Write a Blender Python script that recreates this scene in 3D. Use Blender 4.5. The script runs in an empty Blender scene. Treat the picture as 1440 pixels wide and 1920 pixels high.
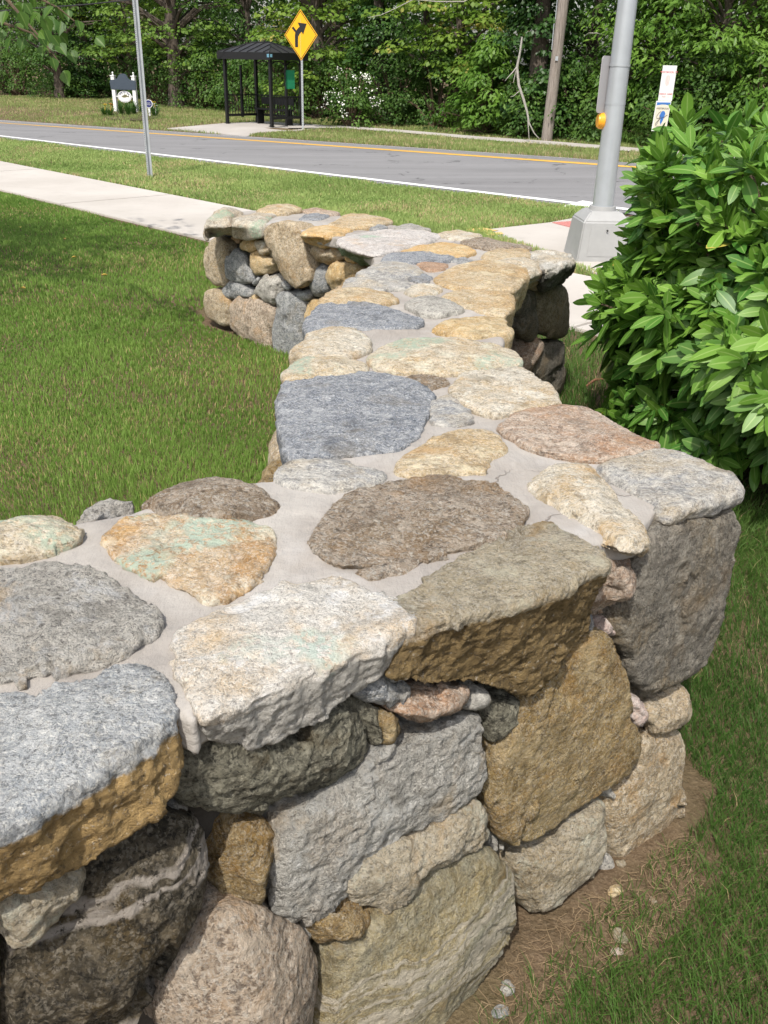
import bpy, bmesh, math, random
import numpy as np
from mathutils import Vector, Matrix
rng = np.random.default_rng(7); random.seed(7)
sc = bpy.context.scene; COL = sc.collection
R = math.radians

# ------------------------------------------------------------------ camera model of the photograph
FPX, HORZ, ROLL, CAMH = 1720.0, 119.0, R(1.4), 1.6
PITCH = math.atan((960-HORZ)/FPX)
_F = np.array([0, math.cos(PITCH), -math.sin(PITCH)]); _R0 = np.array([1., 0, 0]); _U0 = np.array([0, math.sin(PITCH), math.cos(PITCH)])
_R = math.cos(ROLL)*_R0+math.sin(ROLL)*_U0; _U = math.cos(ROLL)*_U0-math.sin(ROLL)*_R0
EYE = np.array([0, 0, CAMH])
def ray(x, y): return _F+(x-720)/FPX*_R-(y-960)/FPX*_U
def on_plane(x, y, n, off):                    # pixel ray against the plane n.P = off
    n = np.asarray(n, float); d = ray(x, y); return EYE+d*((off-n@EYE)/(n@d))
def depth_of(P): return (np.asarray(P, float)-EYE)@_F
cd = bpy.data.cameras.new('camera'); cam = bpy.data.objects.new('camera', cd); COL.objects.link(cam)
cd.sensor_fit = 'VERTICAL'; cd.sensor_height = 36; cd.lens = FPX/1920*36; cd.clip_end = 2000; cd.clip_start = .05
M = Matrix.Identity(4)
for i in range(3): M[i][0], M[i][1], M[i][2], M[i][3] = _R[i], _U[i], -_F[i], EYE[i]
cam.matrix_world = M; sc.camera = cam

# ------------------------------------------------------------------ light
SUN_EL = R(56); sdir = np.array([-.30, -.955]); sdir /= np.linalg.norm(sdir)
S3 = Vector((sdir[0]*math.cos(SUN_EL), sdir[1]*math.cos(SUN_EL), math.sin(SUN_EL)))
w = bpy.data.worlds.new("World"); sc.world = w; w.use_nodes = True
nt = w.node_tree; sky = nt.nodes.new('ShaderNodeTexSky'); sky.sky_type = 'NISHITA'; sky.sun_disc = False
sky.sun_elevation = SUN_EL; sky.sun_rotation = math.atan2(sdir[0], sdir[1]); sky.air_density = 1.2; sky.dust_density = 3.0; sky.ozone_density = .7
bg = nt.nodes['Background']; bg.inputs[1].default_value = .15; hs = nt.nodes.new('ShaderNodeHueSaturation'); hs.inputs['Saturation'].default_value = .55; nt.links.new(sky.outputs[0], hs.inputs['Color']); nt.links.new(hs.outputs[0], bg.inputs[0])   # sky desaturated so its fill light is less blue
sl = bpy.data.lights.new('sun', 'SUN'); sl.energy = 3.3; sl.angle = R(.7); sl.color = (1, .95, .87)
so = bpy.data.objects.new('sun', sl); COL.objects.link(so); so.rotation_euler = S3.to_track_quat('Z', 'Y').to_euler()
sc.view_settings.view_transform = 'Standard'; sc.view_settings.look = 'None'; sc.view_settings.exposure = .42; sc.view_settings.gamma = 1
cy = sc.cycles; cy.use_denoising = True; cy.max_bounces = 6; cy.diffuse_bounces = 3; cy.glossy_bounces = 2; cy.transmission_bounces = 4; cy.transparent_max_bounces = 8
cy.caustics_reflective = cy.caustics_refractive = False

# ------------------------------------------------------------------ helpers: tagging, meshes, noise
def tag(o, label=None, cat=None, group=None, kind=None):
    if label: o['label'] = label
    if cat: o['category'] = cat
    if group: o['group'] = group
    if kind: o['kind'] = kind
    return o
def empty(name, loc, label, cat, group=None, rz=0):
    o = bpy.data.objects.new(name, None); COL.objects.link(o); o.location = Vector([float(a) for a in loc]); o.rotation_euler[2] = rz
    o.empty_display_size = .1
    return tag(o, label, cat, group)
def copy_tree(o, parent=None):
    c = o.copy(); COL.objects.link(c)
    if parent: c.parent = parent
    for ch in list(o.children): copy_tree(ch, c)
    return c
def np_mesh(name, V, faces_flat, loops_per, mat, parent=None, smooth=True, origin=None, attrs=None):
    """fast mesh: V (n,3); faces_flat indices; loops_per = array of face sizes"""
    V = np.asarray(V, np.float32)
    if origin is not None: V = V-np.asarray(origin, np.float32)
    me = bpy.data.meshes.new(name); fl = np.asarray(faces_flat, np.int32).ravel(); lp = np.asarray(loops_per, np.int32)
    me.vertices.add(len(V)); me.vertices.foreach_set('co', V.ravel())
    me.loops.add(len(fl)); me.loops.foreach_set('vertex_index', fl)
    st = np.zeros(len(lp), np.int32); st[1:] = np.cumsum(lp)[:-1]
    me.polygons.add(len(lp)); me.polygons.foreach_set('loop_start', st); me.polygons.foreach_set('loop_total', lp)
    if smooth: me.polygons.foreach_set('use_smooth', np.ones(len(lp), bool))
    for k, a in (attrs or {}).items():
        at = me.attributes.new(k, 'FLOAT', 'POINT'); at.data.foreach_set('value', np.asarray(a, np.float32))
    me.update(calc_edges=True)
    if mat: me.materials.append(mat)
    o = bpy.data.objects.new(name, me); COL.objects.link(o)
    if origin is not None: o.location = [float(a) for a in origin]
    if parent: o.parent = parent
    return o
class MB:
    def __init__(s): s.v = []; s.f = []; s.m = []; s.mi = 0
    def add(s, vs, fs):
        b = len(s.v); s.v += [tuple(map(float, v)) for v in vs]; s.f += [tuple(b+i for i in f) for f in fs]; s.m += [s.mi]*len(fs)
    def box(s, c, d, rz=0, tilt=None):
        x, y, z = [a/2 for a in d]; vs = [Vector((i*x, j*y, k*z)) for i in (-1, 1) for j in (-1, 1) for k in (-1, 1)]
        m = Matrix.Rotation(rz, 3, 'Z')
        if tilt is not None: m = tilt
        s.add([m@v+Vector(c) for v in vs], [(0, 1, 3, 2), (4, 6, 7, 5), (0, 4, 5, 1), (2, 3, 7, 6), (0, 2, 6, 4), (1, 5, 7, 3)])
    def tube(s, pts, rs, n=8, cap=True):
        pts = [Vector([float(a) for a in p]) for p in pts]
        if not hasattr(rs, '__len__'): rs = [rs]*len(pts)
        vs = []; ref = Vector((.31, .95, .05))
        for i, p in enumerate(pts):
            t = (pts[min(i+1, len(pts)-1)]-pts[max(i-1, 0)]).normalized()
            if abs(t.dot(ref)) > .95: ref = Vector((1, 0, .1))
            a = t.cross(ref).normalized(); b = t.cross(a)
            vs += [p+(a*math.cos(2*math.pi*k/n)+b*math.sin(2*math.pi*k/n))*rs[i] for k in range(n)]
        fs = [(i*n+k, i*n+(k+1) % n, (i+1)*n+(k+1) % n, (i+1)*n+k) for i in range(len(pts)-1) for k in range(n)]
        if cap: fs += [tuple(range(n))[::-1], tuple((len(pts)-1)*n+k for k in range(n))]
        s.add(vs, fs)
    def loft(s, loops, cap=True):
        n = len(loops[0]); vs = [p for l in loops for p in l]
        fs = [(i*n+k, i*n+(k+1) % n, (i+1)*n+(k+1) % n, (i+1)*n+k) for i in range(len(loops)-1) for k in range(n)]
        if cap: fs += [tuple(range(n))[::-1], tuple((len(loops)-1)*n+k for k in range(n))]
        s.add(vs, fs)
    def prism(s, poly, o, ux, uy, th):          # polygon in the plane (ux, uy) at o, th thick towards -ux x uy
        o, ux, uy = Vector(o), Vector(ux), Vector(uy); n = ux.cross(uy).normalized()
        a = [o+ux*x+uy*y for x, y in poly]; s.loft([[p-n*th for p in a], a])
    def sphere(s, c, r, n=8, m=6, sz=1):
        c = Vector(c); s.loft([[c+Vector((r*math.sin(math.pi*(j+.02)/(m+.04))*math.cos(2*math.pi*k/n), r*math.sin(math.pi*(j+.02)/(m+.04))*math.sin(2*math.pi*k/n), -sz*r*math.cos(math.pi*(j+.02)/(m+.04)))) for k in range(n)] for j in range(m+1)])
    def build(s, name, mats, parent=None, smooth=False, origin=None, bevel=0):
        me = bpy.data.meshes.new(name); o0 = Vector(origin) if origin is not None else Vector((0, 0, 0))
        me.from_pydata([tuple(Vector(v)-o0) for v in s.v], [], s.f)
        mats = mats if isinstance(mats, (list, tuple)) else [mats]
        for m in mats: me.materials.append(m)
        me.polygons.foreach_set('material_index', s.m)
        bm = bmesh.new(); bm.from_mesh(me); bmesh.ops.recalc_face_normals(bm, faces=bm.faces)
        if bevel: bmesh.ops.bevel(bm, geom=[e for e in bm.edges if len(e.link_faces) == 2 and e.calc_face_angle(0) > .5], offset=bevel, segments=2, affect='EDGES')
        bm.to_mesh(me); bm.free()
        if smooth:
            me.polygons.foreach_set('use_smooth', [True]*len(me.polygons)); me.set_sharp_from_angle(angle=R(40))
        me.update(); o = bpy.data.objects.new(name, me); COL.objects.link(o); o.location = o0
        if parent: o.parent = parent
        return o
def text_mesh(name, body, size, o, ux, uy, mat, parent, lift=.003):
    """lettering as flat mesh lying in the plane (ux, uy), centred on o (parent space); one mesh a word"""
    if ' ' in body:
        ws_ = body.split(' '); ad = .62; tot = sum(len(q) for q in ws_)+.6*(len(ws_)-1); x = -tot/2; u_ = Vector(ux).normalized()
        for q in ws_: text_mesh(name, q, size, Vector(o)+u_*((x+len(q)/2)*ad*size), ux, uy, mat, parent, lift); x += len(q)+.6
        return None
    cu = bpy.data.curves.new(name, 'FONT'); cu.body = body; cu.size = size; cu.align_x = 'CENTER'; cu.align_y = 'CENTER'; cu.extrude = .0012
    t = bpy.data.objects.new(name+'_c', cu); COL.objects.link(t); bpy.context.view_layer.update()
    me = bpy.data.meshes.new_from_object(t.evaluated_get(bpy.context.evaluated_depsgraph_get())); me.name = name
    bpy.data.objects.remove(t); bpy.data.curves.remove(cu)
    me.materials.clear(); me.materials.append(mat)
    ux = Vector(ux).normalized(); uy = Vector(uy).normalized(); n = ux.cross(uy)
    me.transform(Matrix(((ux.x, uy.x, n.x, 0), (ux.y, uy.y, n.y, 0), (ux.z, uy.z, n.z, 0), (0, 0, 0, 1))))
    ob = bpy.data.objects.new(name, me); COL.objects.link(ob); ob.parent = parent; ob.location = Vector(o)+n*lift
    return ob
_perm = rng.permutation(256); _val = rng.uniform(-1, 1, 256)
def vnoise(p):
    i = np.floor(p).astype(np.int64); f = p-i; u = f*f*f*(f*(f*6-15)+10); out = 0
    for a in (0, 1):
        wx = u[:, 0] if a else 1-u[:, 0]; hx = _perm[(i[:, 0]+a) & 255]
        for b in (0, 1):
            wy = u[:, 1] if b else 1-u[:, 1]; hy = _perm[(hx+i[:, 1]+b) & 255]
            for c in (0, 1):
                wz = u[:, 2] if c else 1-u[:, 2]
                out = out+wx*wy*wz*_val[_perm[(hy+i[:, 2]+c) & 255]]
    return out
def fbm(p, sc_, oc=4, gain=.5, ridge=False):
    t = 0; a = 1; q = p*sc_
    for _ in range(oc):
        n = vnoise(q); n = (1-2*np.abs(n)) if ridge else n
        t = t+a*n; a *= gain; q = q*2.03+17.3
    return t
def in_poly(px, py, poly):
    poly = np.asarray(poly); inside = np.zeros(len(px), bool); j = len(poly)-1
    for i in range(len(poly)):
        xi, yi = poly[i][:2]; xj, yj = poly[j][:2]
        c = ((yi > py) != (yj > py)) & (px < (xj-xi)*(py-yi)/((yj-yi) or 1e-9)+xi); inside ^= c; j = i
    return inside

# ------------------------------------------------------------------ materials
def hexc(c): return (c[0], c[1], c[2], 1)
class NG:
    def __init__(s, name):
        s.mat = bpy.data.materials.new(name); s.mat.use_nodes = True; s.t = s.mat.node_tree; s.n = s.t.nodes; s.b = s.n['Principled BSDF']
    def node(s, typ, ins=None, **kw):
        n = s.n.new('ShaderNode'+typ)
        for k, v in kw.items(): setattr(n, k, v)
        for k, v in (ins or {}).items():
            if isinstance(v, bpy.types.NodeSocket): s.t.links.new(v, n.inputs[k])
            else: n.inputs[k].default_value = v
        return n
    def mix(s, f, a, b, bt='MIX'):
        n = s.n.new('ShaderNodeMix'); n.data_type = 'RGBA'; n.blend_type = bt; n.clamp_factor = True
        for i, v in ((0, f), (6, a), (7, b)):
            if isinstance(v, bpy.types.NodeSocket): s.t.links.new(v, n.inputs[i])
            else: n.inputs[i].default_value = v if i == 0 else hexc(v)
        return n.outputs[2]
    def math(s, op, a, b=0., c=0.):
        n = s.n.new('ShaderNodeMath'); n.operation = op
        for i, v in enumerate((a, b, c)):
            if isinstance(v, bpy.types.NodeSocket): s.t.links.new(v, n.inputs[i])
            else: n.inputs[i].default_value = v
        return n.outputs[0]
    def noise(s, vec, scale, detail=4, rough=.55, w=None, dist=0):
        n = s.node('TexNoise', {'Scale': scale, 'Detail': detail, 'Roughness': rough, 'Distortion': dist}); s.t.links.new(vec, n.inputs['Vector'])
        return n.outputs['Fac']
    def ramp(s, f, lo, hi):
        n = s.n.new('ShaderNodeMapRange'); n.clamp = True
        s.t.links.new(f, n.inputs[0]); n.inputs[1].default_value = lo; n.inputs[2].default_value = hi
        return n.outputs[0]
    def set(s, **k):
        for a, v in k.items():
            a = {'color': 'Base Color', 'rough': 'Roughness', 'metal': 'Metallic', 'normal': 'Normal', 'spec': 'Specular IOR Level'}[a]
            if isinstance(v, bpy.types.NodeSocket): s.t.links.new(v, s.b.inputs[a])
            else: s.b.inputs[a].default_value = hexc(v) if a == 'Base Color' else v
        return s.mat
    def objco(s):
        tc = s.node('TexCoord'); oi = s.node('ObjectInfo')
        sp = s.node('CombineXYZ', {0: s.math('MULTIPLY', oi.outputs['Random'], 53.), 1: s.math('MULTIPLY', oi.outputs['Random'], 91.), 2: s.math('MULTIPLY', oi.outputs['Random'], 27.)})
        return s.node('VectorMath', {0: tc.outputs['Object'], 1: sp.outputs[0]}, operation='ADD').outputs[0]
    def bump(s, h, strength, dist, normal=None):
        n = s.node('Bump', {'Height': h, 'Strength': strength, 'Distance': dist})
        if normal is not None: s.t.links.new(normal, n.inputs['Normal'])
        return n.outputs[0]
def plain(name, col, rough=.6, metal=0., var=.12, scale=8, bump=0):
    g = NG(name); v = g.objco(); f = g.noise(v, scale, 6, .65)
    a = tuple(c*(1-var) for c in col); b = tuple(min(1, c*(1+var)) for c in col)
    if bump: g.set(normal=g.bump(f, bump, .01))
    return g.set(color=g.mix(f, a, b), rough=rough, metal=metal)
def stone_mat(name, c1, c2, c3=None, band=0., bdir=(0, 0, 0), bsc=(6, 30, 30), dark=.25, light=.25, grain=125, darkc=(.03, .03, .03), lightc=(.8, .77, .7),
              stain=None, stain_amt=.0, lichen=0., lichenc=(.36, .48, .36), bump=.6, side=None, big=5., bw=1.0, vein=None):
    """weathered field stone: two mineral colours, gneiss banding, dark and light grains, iron stain, lichen crust"""
    g = NG(name); v = g.objco()
    wn = g.node('TexNoise', {'Scale': 7., 'Detail': 3.}); g.t.links.new(v, wn.inputs['Vector'])
    off = g.node('VectorMath', {0: wn.outputs['Color'], 1: (.5, .5, .5)}, operation='SUBTRACT').outputs[0]
    off = g.node('VectorMath', {0: off, 3: .09}, operation='SCALE').outputs[0]
    vw = g.node('VectorMath', {0: v, 1: off}, operation='ADD').outputs[0]
    f1 = g.ramp(g.noise(vw, big, 6, .6), .36, .64)
    mott = g.noise(v, 34., 6, .68)
    col = g.mix(f1, c1, c2)
    col = g.mix(g.ramp(mott, .40, .72), col, c3 or tuple(min(1, c*1.5) for c in c2))
    mp = g.node('Mapping', {'Vector': vw, 'Rotation': tuple(R(a) for a in bdir), 'Scale': bsc}).outputs[0]
    bn = g.noise(mp, 4.2, 8, .66)
    if band > 0:
        col = g.mix(g.math('MULTIPLY', g.ramp(bn, .52, .64), band*.8), col, tuple(.30*a for a in c1))
        col = g.mix(g.math('MULTIPLY', g.ramp(bn, .44, .34), band*.75), col, lightc)
    if stain: col = g.mix(g.math('MULTIPLY', g.ramp(g.noise(vw, 6., 6, .68), .50-.22*stain_amt, .62), min(1, .55+.4*stain_amt)), col, stain)
    gr = g.noise(v, grain, 3, .7); gr2 = g.noise(v, grain*.55, 4, .75)
    col = g.mix(g.math('MULTIPLY', g.ramp(gr, .53, .62), light), col, lightc)
    col = g.mix(g.math('MULTIPLY', g.ramp(gr2, .47, .38), dark), col, darkc)
    col = g.mix(g.math('MULTIPLY', g.ramp(g.noise(vw, 16., 7, .72), .46, .33), dark*.8), col, tuple(a*.35 for a in c1))
    vc = g.node('TexVoronoi', {'Scale': grain*2.5}); g.t.links.new(vw, vc.inputs['Vector']); vs = g.node('SeparateXYZ', {0: vc.outputs['Color']})   # mineral crystals
    col = g.mix(g.math('MULTIPLY', g.ramp(vs.outputs[0], .74, .80), .26+.22*light), col, tuple(min(.82, .5*a+.5*b) for a, b in zip(lightc, c3 or c2)))
    col = g.mix(g.math('MULTIPLY', g.ramp(vs.outputs[1], .80, .86), .22+.36*dark), col, tuple(.5*a+.15*b for a, b in zip(darkc, c1)))
    m2 = g.noise(vw, 10., 8, .76); m3 = g.noise(g.node('VectorMath', {0: vw, 1: (3.1, 7.7, 1.3)}, operation='ADD').outputs[0], 14., 8, .74)
    col = g.mix(g.math('MULTIPLY', g.ramp(m2, .53, .63), .55), col, tuple(a*.42 for a in c1))
    col = g.mix(g.math('MULTIPLY', g.ramp(m3, .54, .62), .50), col, tuple(min(.8, a*1.22) for a in (c3 or c2)))
    col = g.mix(g.math('MULTIPLY', g.ramp(g.noise(vw, 6.5, 6, .7), .56, .66), .38), col, (min(.7, c1[0]*1.15), c1[1]*.86, c1[2]*.50))
    if side:                                    # split faces unlike the weathered top: own colour on some, painted shade on others
        ab = g.node('Attribute', attribute_name='below')
        nz = g.math('ADD', ab.outputs['Fac'], g.math('MULTIPLY', g.math('SUBTRACT', g.noise(v, 14., 6, .7), .5), .05))
        sc_ = g.mix(g.ramp(mott, .36, .66), tuple(a*.62 for a in side), tuple(min(1, a*1.25) for a in side))
        sc_ = g.mix(g.math('MULTIPLY', g.ramp(gr2, .46, .36), .6), sc_, darkc)
        sc_ = g.mix(g.math('MULTIPLY', g.ramp(gr, .6, .7), .35), sc_, lightc)
        col = g.mix(g.ramp(nz, .014, .020), col, sc_)
    if vein:                                    # broad pale quartz veins
        mv = g.node('Mapping', {'Vector': vw, 'Rotation': tuple(R(a) for a in vein[1]), 'Scale': (.5, .5, vein[2])}).outputs[0]
        vn = g.noise(mv, 1.6, 5, .6); vm = g.math('MULTIPLY', g.ramp(g.math('ABSOLUTE', g.math('SUBTRACT', vn, .56)), .035, .012), g.ramp(gr2, .36, .46)); col = g.mix(g.math('MULTIPLY', vm, .9), col, vein[0])
    if lichen > 0:
        ln = g.noise(v, 4.2, 2, .5); l2 = g.noise(v, 75., 4, .6)
        lm = g.math('MULTIPLY', g.ramp(ln, .66-.2*lichen, .72-.2*lichen), g.ramp(l2, .42, .52))
        col = g.mix(g.math('MULTIPLY', lm, .85), col, lichenc)
    hs_ = g.node('HueSaturation', {'Color': col, 'Saturation': 1.06, 'Value': 1.05}); col = hs_.outputs[0]
    hgt = g.math('ADD', g.math('MULTIPLY', g.noise(v, 30., 10, .76), 1.25), g.math('MULTIPLY', bn, .5*bw*(1 if band else .2)))
    hgt = g.math('ADD', hgt, g.math('MULTIPLY', gr2, .65)); hgt = g.math('ADD', hgt, g.math('MULTIPLY', vs.outputs[2], .16))
    return g.set(color=col, rough=.88, spec=.25, normal=g.bump(hgt, min(1, bump*1.15), .034))
TAN, TANL, WHT = (.45, .33, .19), (.60, .49, .33), (.74, .69, .60)
SM = {
 'pale': stone_mat('pale_granite', (.60, .56, .50), (.66, .62, .56), (.74, .71, .66), dark=.55, light=.5, grain=210, stain=(.56, .40, .22), stain_amt=.10, lichen=.25, lichenc=(.50, .57, .50), side=(.47, .45, .41), darkc=(.12, .11, .10)),  # side painted greyer than the top, standing in for its weaker light
 'whiterough': stone_mat('rough_white_gneiss', (.58, .54, .48), (.70, .655, .585), (.78, .745, .68), band=.3, bdir=(15, 20, 10), bsc=(6, 6, 14), dark=.62, light=.45, grain=150, darkc=(.09, .085, .08), bump=1.),
 'blue': stone_mat('blue_grey_gneiss', (.17, .19, .225), (.25, .27, .30), (.40, .405, .41), band=.35, bdir=(0, 0, 15), bsc=(9, 34, 34), dark=.5, light=.75, grain=150, lightc=(.62, .62, .62), side=(.26, .27, .28)),
 'bluewhite': stone_mat('blue_white_banded_gneiss', (.28, .29, .31), (.46, .44, .41), (.60, .57, .51), stain=(.50, .40, .26), stain_amt=.15, band=.5, bdir=(0, 0, 10), bsc=(6, 34, 30), dark=.35, light=.4),
 'greytop': stone_mat('grey_top_ochre_side_schist', (.30, .32, .34), (.40, .41, .41), (.52, .52, .51), band=.25, bdir=(0, 0, 38), bsc=(10, 30, 30), dark=.5, light=.5, grain=160, side=(.36, .25, .12), lichen=.2, lichenc=(.36, .43, .42)),
 'tan': stone_mat('tan_gneiss', TAN, TANL, (.70, .60, .44), band=.45, bdir=(0, 0, 8), bsc=(6, 36, 30), dark=.35, light=.3, stain=(.50, .31, .12), stain_amt=.35),
 'tanw': stone_mat('tan_white_gneiss', (.50, .41, .28), (.66, .60, .49), (.74, .69, .60), band=.5, bdir=(0, 0, -6), bsc=(6, 40, 34), dark=.4, light=.35, stain=(.52, .36, .18), stain_amt=.25),
 'tanlichen': stone_mat('tan_gneiss_with_green_lichen', (.48, .38, .24), (.64, .56, .43), (.72, .65, .53), band=.45, bdir=(0, 0, 4), bsc=(6, 40, 34), dark=.4, light=.3, stain=(.5, .34, .16), stain_amt=.25, lichen=.5, lichenc=(.40, .48, .38)),
 'ochre': stone_mat('ochre_stone', (.52, .39, .22), (.60, .48, .30), (.69, .58, .40), band=.25, bdir=(0, 0, 5), bsc=(7, 32, 30), dark=.3, light=.2, stain=(.54, .34, .13), stain_amt=.35),
 'ochrelichen': stone_mat('rusty_ochre_stone_with_lichen', (.55, .45, .30), (.60, .53, .42), (.70, .64, .54), dark=.3, light=.3, stain=(.42, .22, .07), stain_amt=.62, lichen=.62, lichenc=(.42, .51, .42)),
 'orange': stone_mat('orange_stone', (.58, .40, .19), (.62, .46, .25), (.72, .58, .38), dark=.25, light=.25, stain=(.58, .33, .11), stain_amt=.4),
 'brownrough': stone_mat('rough_brown_granite', (.43, .325, .23), (.54, .43, .33), (.66, .57, .47), dark=.62, light=.6, grain=110, stain=(.30, .21, .12), stain_amt=.3, lichen=.2, darkc=(.07, .055, .045), bump=.9),
 'brownpink': stone_mat('pinkish_brown_gneiss', (.36, .25, .18), (.47, .36, .27), (.56, .48, .40), band=.35, bdir=(0, 0, -20), bsc=(6, 36, 30), dark=.5, light=.3, stain=(.40, .22, .12), stain_amt=.25),
 'brownblock': stone_mat('brown_split_block', (.50, .41, .27), (.60, .515, .37), (.70, .62, .48), dark=.35, light=.4, side=(.32, .23, .115), stain=(.30, .26, .21), stain_amt=.12, darkc=(.06, .05, .04), bump=1.),
 'ochreface': stone_mat('ochre_split_face', (.41, .29, .13), (.51, .38, .19), (.62, .50, .31), band=.2, bdir=(0, 35, 0), bsc=(5, 5, 14), dark=.55, light=.3, grain=150, stain=(.38, .23, .085), stain_amt=.35, darkc=(.05, .04, .03), bump=.9),
 'olive': stone_mat('dark_olive_schist', (.15, .14, .105), (.23, .215, .165), (.42, .40, .31), dark=.75, light=.55, grain=95, lightc=(.52, .49, .39), darkc=(.02, .02, .018), bump=1.),
 'greyface': stone_mat('light_grey_split_gneiss', (.50, .475, .425), (.60, .575, .52), (.71, .685, .63), band=.25, bdir=(0, -38, 38), bsc=(4, 4, 14), dark=.5, light=.5, grain=160, stain=(.50, .40, .29), stain_amt=.1, darkc=(.07, .068, .065), bump=1.),
 'paleface': stone_mat('pale_cream_stone', (.56, .47, .33), (.66, .575, .43), (.74, .67, .54), dark=.45, light=.35, grain=130, stain=(.46, .34, .19), stain_amt=.2, darkc=(.08, .07, .055), bump=.9),
 'pinkgranite': stone_mat('pink_granite', (.50, .385, .28), (.58, .46, .35), (.66, .56, .45), dark=.75, light=.4, grain=110, darkc=(.12, .09, .07), bump=.8),
 'blackspeck': stone_mat('black_speckled_boulder', (.05, .045, .035), (.09, .072, .045), (.24, .20, .14), band=.0, dark=.75, light=.40, grain=95, lightc=(.50, .45, .37), darkc=(.010, .010, .010), stain=(.17, .115, .045), stain_amt=.15, bump=.9, vein=((.56, .50, .44), (0, -38, 38), 3.4)),
 'greenochre': stone_mat('green_and_ochre_veined_stone', (.37, .285, .135), (.455, .365, .195), (.57, .50, .34), band=.42, bdir=(0, -35, 38), bsc=(3, 3, 14), dark=.4, light=.3, lightc=(.60, .56, .48), stain=(.30, .31, .26), stain_amt=.35, darkc=(.08, .08, .07), lichen=.15, lichenc=(.33, .39, .36), bump=.8, vein=((.58, .52, .42), (0, -38, 38), 5.5)),
 'darkslab': stone_mat('dark_grey_slab', (.19, .17, .14), (.265, .24, .205), (.39, .355, .30), band=.25, bdir=(0, 10, 38), bsc=(9, 9, 2.5), dark=.55, light=.4, lightc=(.46, .44, .38), stain=(.27, .20, .11), stain_amt=.25, bump=.8),
 'slate': stone_mat('blue_grey_chinking_stone', (.19, .205, .22), (.28, .29, .30), (.42, .42, .41), band=.4, bdir=(0, 0, 0), bsc=(4, 14, 20), dark=.5, light=.3),
 'grey': stone_mat('weathered_grey_stone', (.33, .31, .28), (.42, .40, .36), (.54, .52, .47), band=.3, bdir=(0, 25, 0), bsc=(5, 5, 16), dark=.4, light=.35, lichen=.15),
 'boulder': stone_mat('buff_field_boulder', (.43, .325, .20), (.54, .43, .295), (.65, .56, .42), dark=.5, light=.4, grain=120, stain=(.40, .29, .17), stain_amt=.3, bump=.7),
 'greygreen': stone_mat('grey_green_lichened_boulder', (.42, .38, .31), (.50, .45, .37), (.60, .56, .48), dark=.5, light=.35, stain=(.47, .35, .22), stain_amt=.2, lichen=.30, lichenc=(.33, .42, .31)),
 'pinkgrey': stone_mat('pink_grey_slab_green_side', (.52, .47, .44), (.58, .54, .51), (.68, .64, .61), dark=.4, light=.45, side=(.26, .33, .22), lichen=.1),
 'redbrown': stone_mat('red_brown_stone', (.36, .21, .13), (.42, .27, .18), (.5, .36, .26), dark=.3, light=.2),
 'pinkchip': stone_mat('pink_chip', (.52, .38, .33), (.62, .50, .45), (.72, .62, .57), dark=.4, light=.4),
 'greyrock': stone_mat('grey_rock_shade_painted_side', (.50, .47, .41), (.60, .57, .51), (.70, .68, .63), dark=.5, light=.4, side=(.17, .165, .14), stain=(.5, .38, .22), stain_amt=.15),  # dark side under a pale top: shade of the end face painted in
 'oliveslab': stone_mat('olive_brown_slab', (.34, .275, .17), (.43, .355, .235), (.54, .46, .33), band=.25, bdir=(0, 60, 38), bsc=(9, 9, 3), dark=.5, light=.25, bump=.9),
}
def mortar_mat():
    g = NG('mortar'); v = g.objco(); a = g.noise(v, 5., 6, .6); b = g.noise(v, 60., 6, .7)
    c = g.mix(g.ramp(a, .38, .62), (.30, .275, .25), (.39, .365, .335)); c = g.mix(g.math('MULTIPLY', g.ramp(g.noise(v, 210., 3, .7), .55, .68), .25), c, (.27, .25, .225)); c = g.mix(g.math('MULTIPLY', g.ramp(b, .35, .7), .3), c, (.33, .30, .27))
    br = g.node('Mapping', {'Vector': v, 'Scale': (40, 9, 40), 'Rotation': (0, 0, .6)}).outputs[0]
    c = g.mix(g.math('MULTIPLY', g.ramp(g.noise(v, 2.3, 4, .6), .56, .66), .45), c, (.49, .48, .475))
    vo = g.node('TexVoronoi', {'Scale': 3.3}, feature='DISTANCE_TO_EDGE')
    wn = g.node('TexNoise', {'Scale': 9., 'Detail': 4.}); g.t.links.new(v, wn.inputs['Vector'])
    vv = g.node('VectorMath', {0: v, 1: g.node('VectorMath', {0: wn.outputs['Color'], 3: .16}, operation='SCALE').outputs[0]}, operation='ADD').outputs[0]
    g.t.links.new(vv, vo.inputs['Vector'])
    c = g.mix(g.math('MULTIPLY', g.ramp(g.noise(v, 2.6, 6, .7), .52, .70), .55), c, (.27, .235, .20)); crack = g.math('MULTIPLY', g.ramp(vo.outputs['Distance'], .010, .002), g.ramp(g.noise(v, 1.7, 2), .54, .60))
    c = g.mix(g.math('MULTIPLY', crack, .7), c, (.20, .17, .145))
    h = g.math('ADD', g.math('MULTIPLY', b, .4), g.math('MULTIPLY', g.noise(br, 1., 4), .8)); h = g.math('SUBTRACT', h, g.math('MULTIPLY', crack, .8))
    return g.set(color=c, rough=.9, spec=.2, normal=g.bump(h, .6, .016))
MORTAR = mortar_mat()
CORE = plain('dark_rubble', (.055, .048, .04), .95, var=.5, scale=30, bump=.8)
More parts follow.
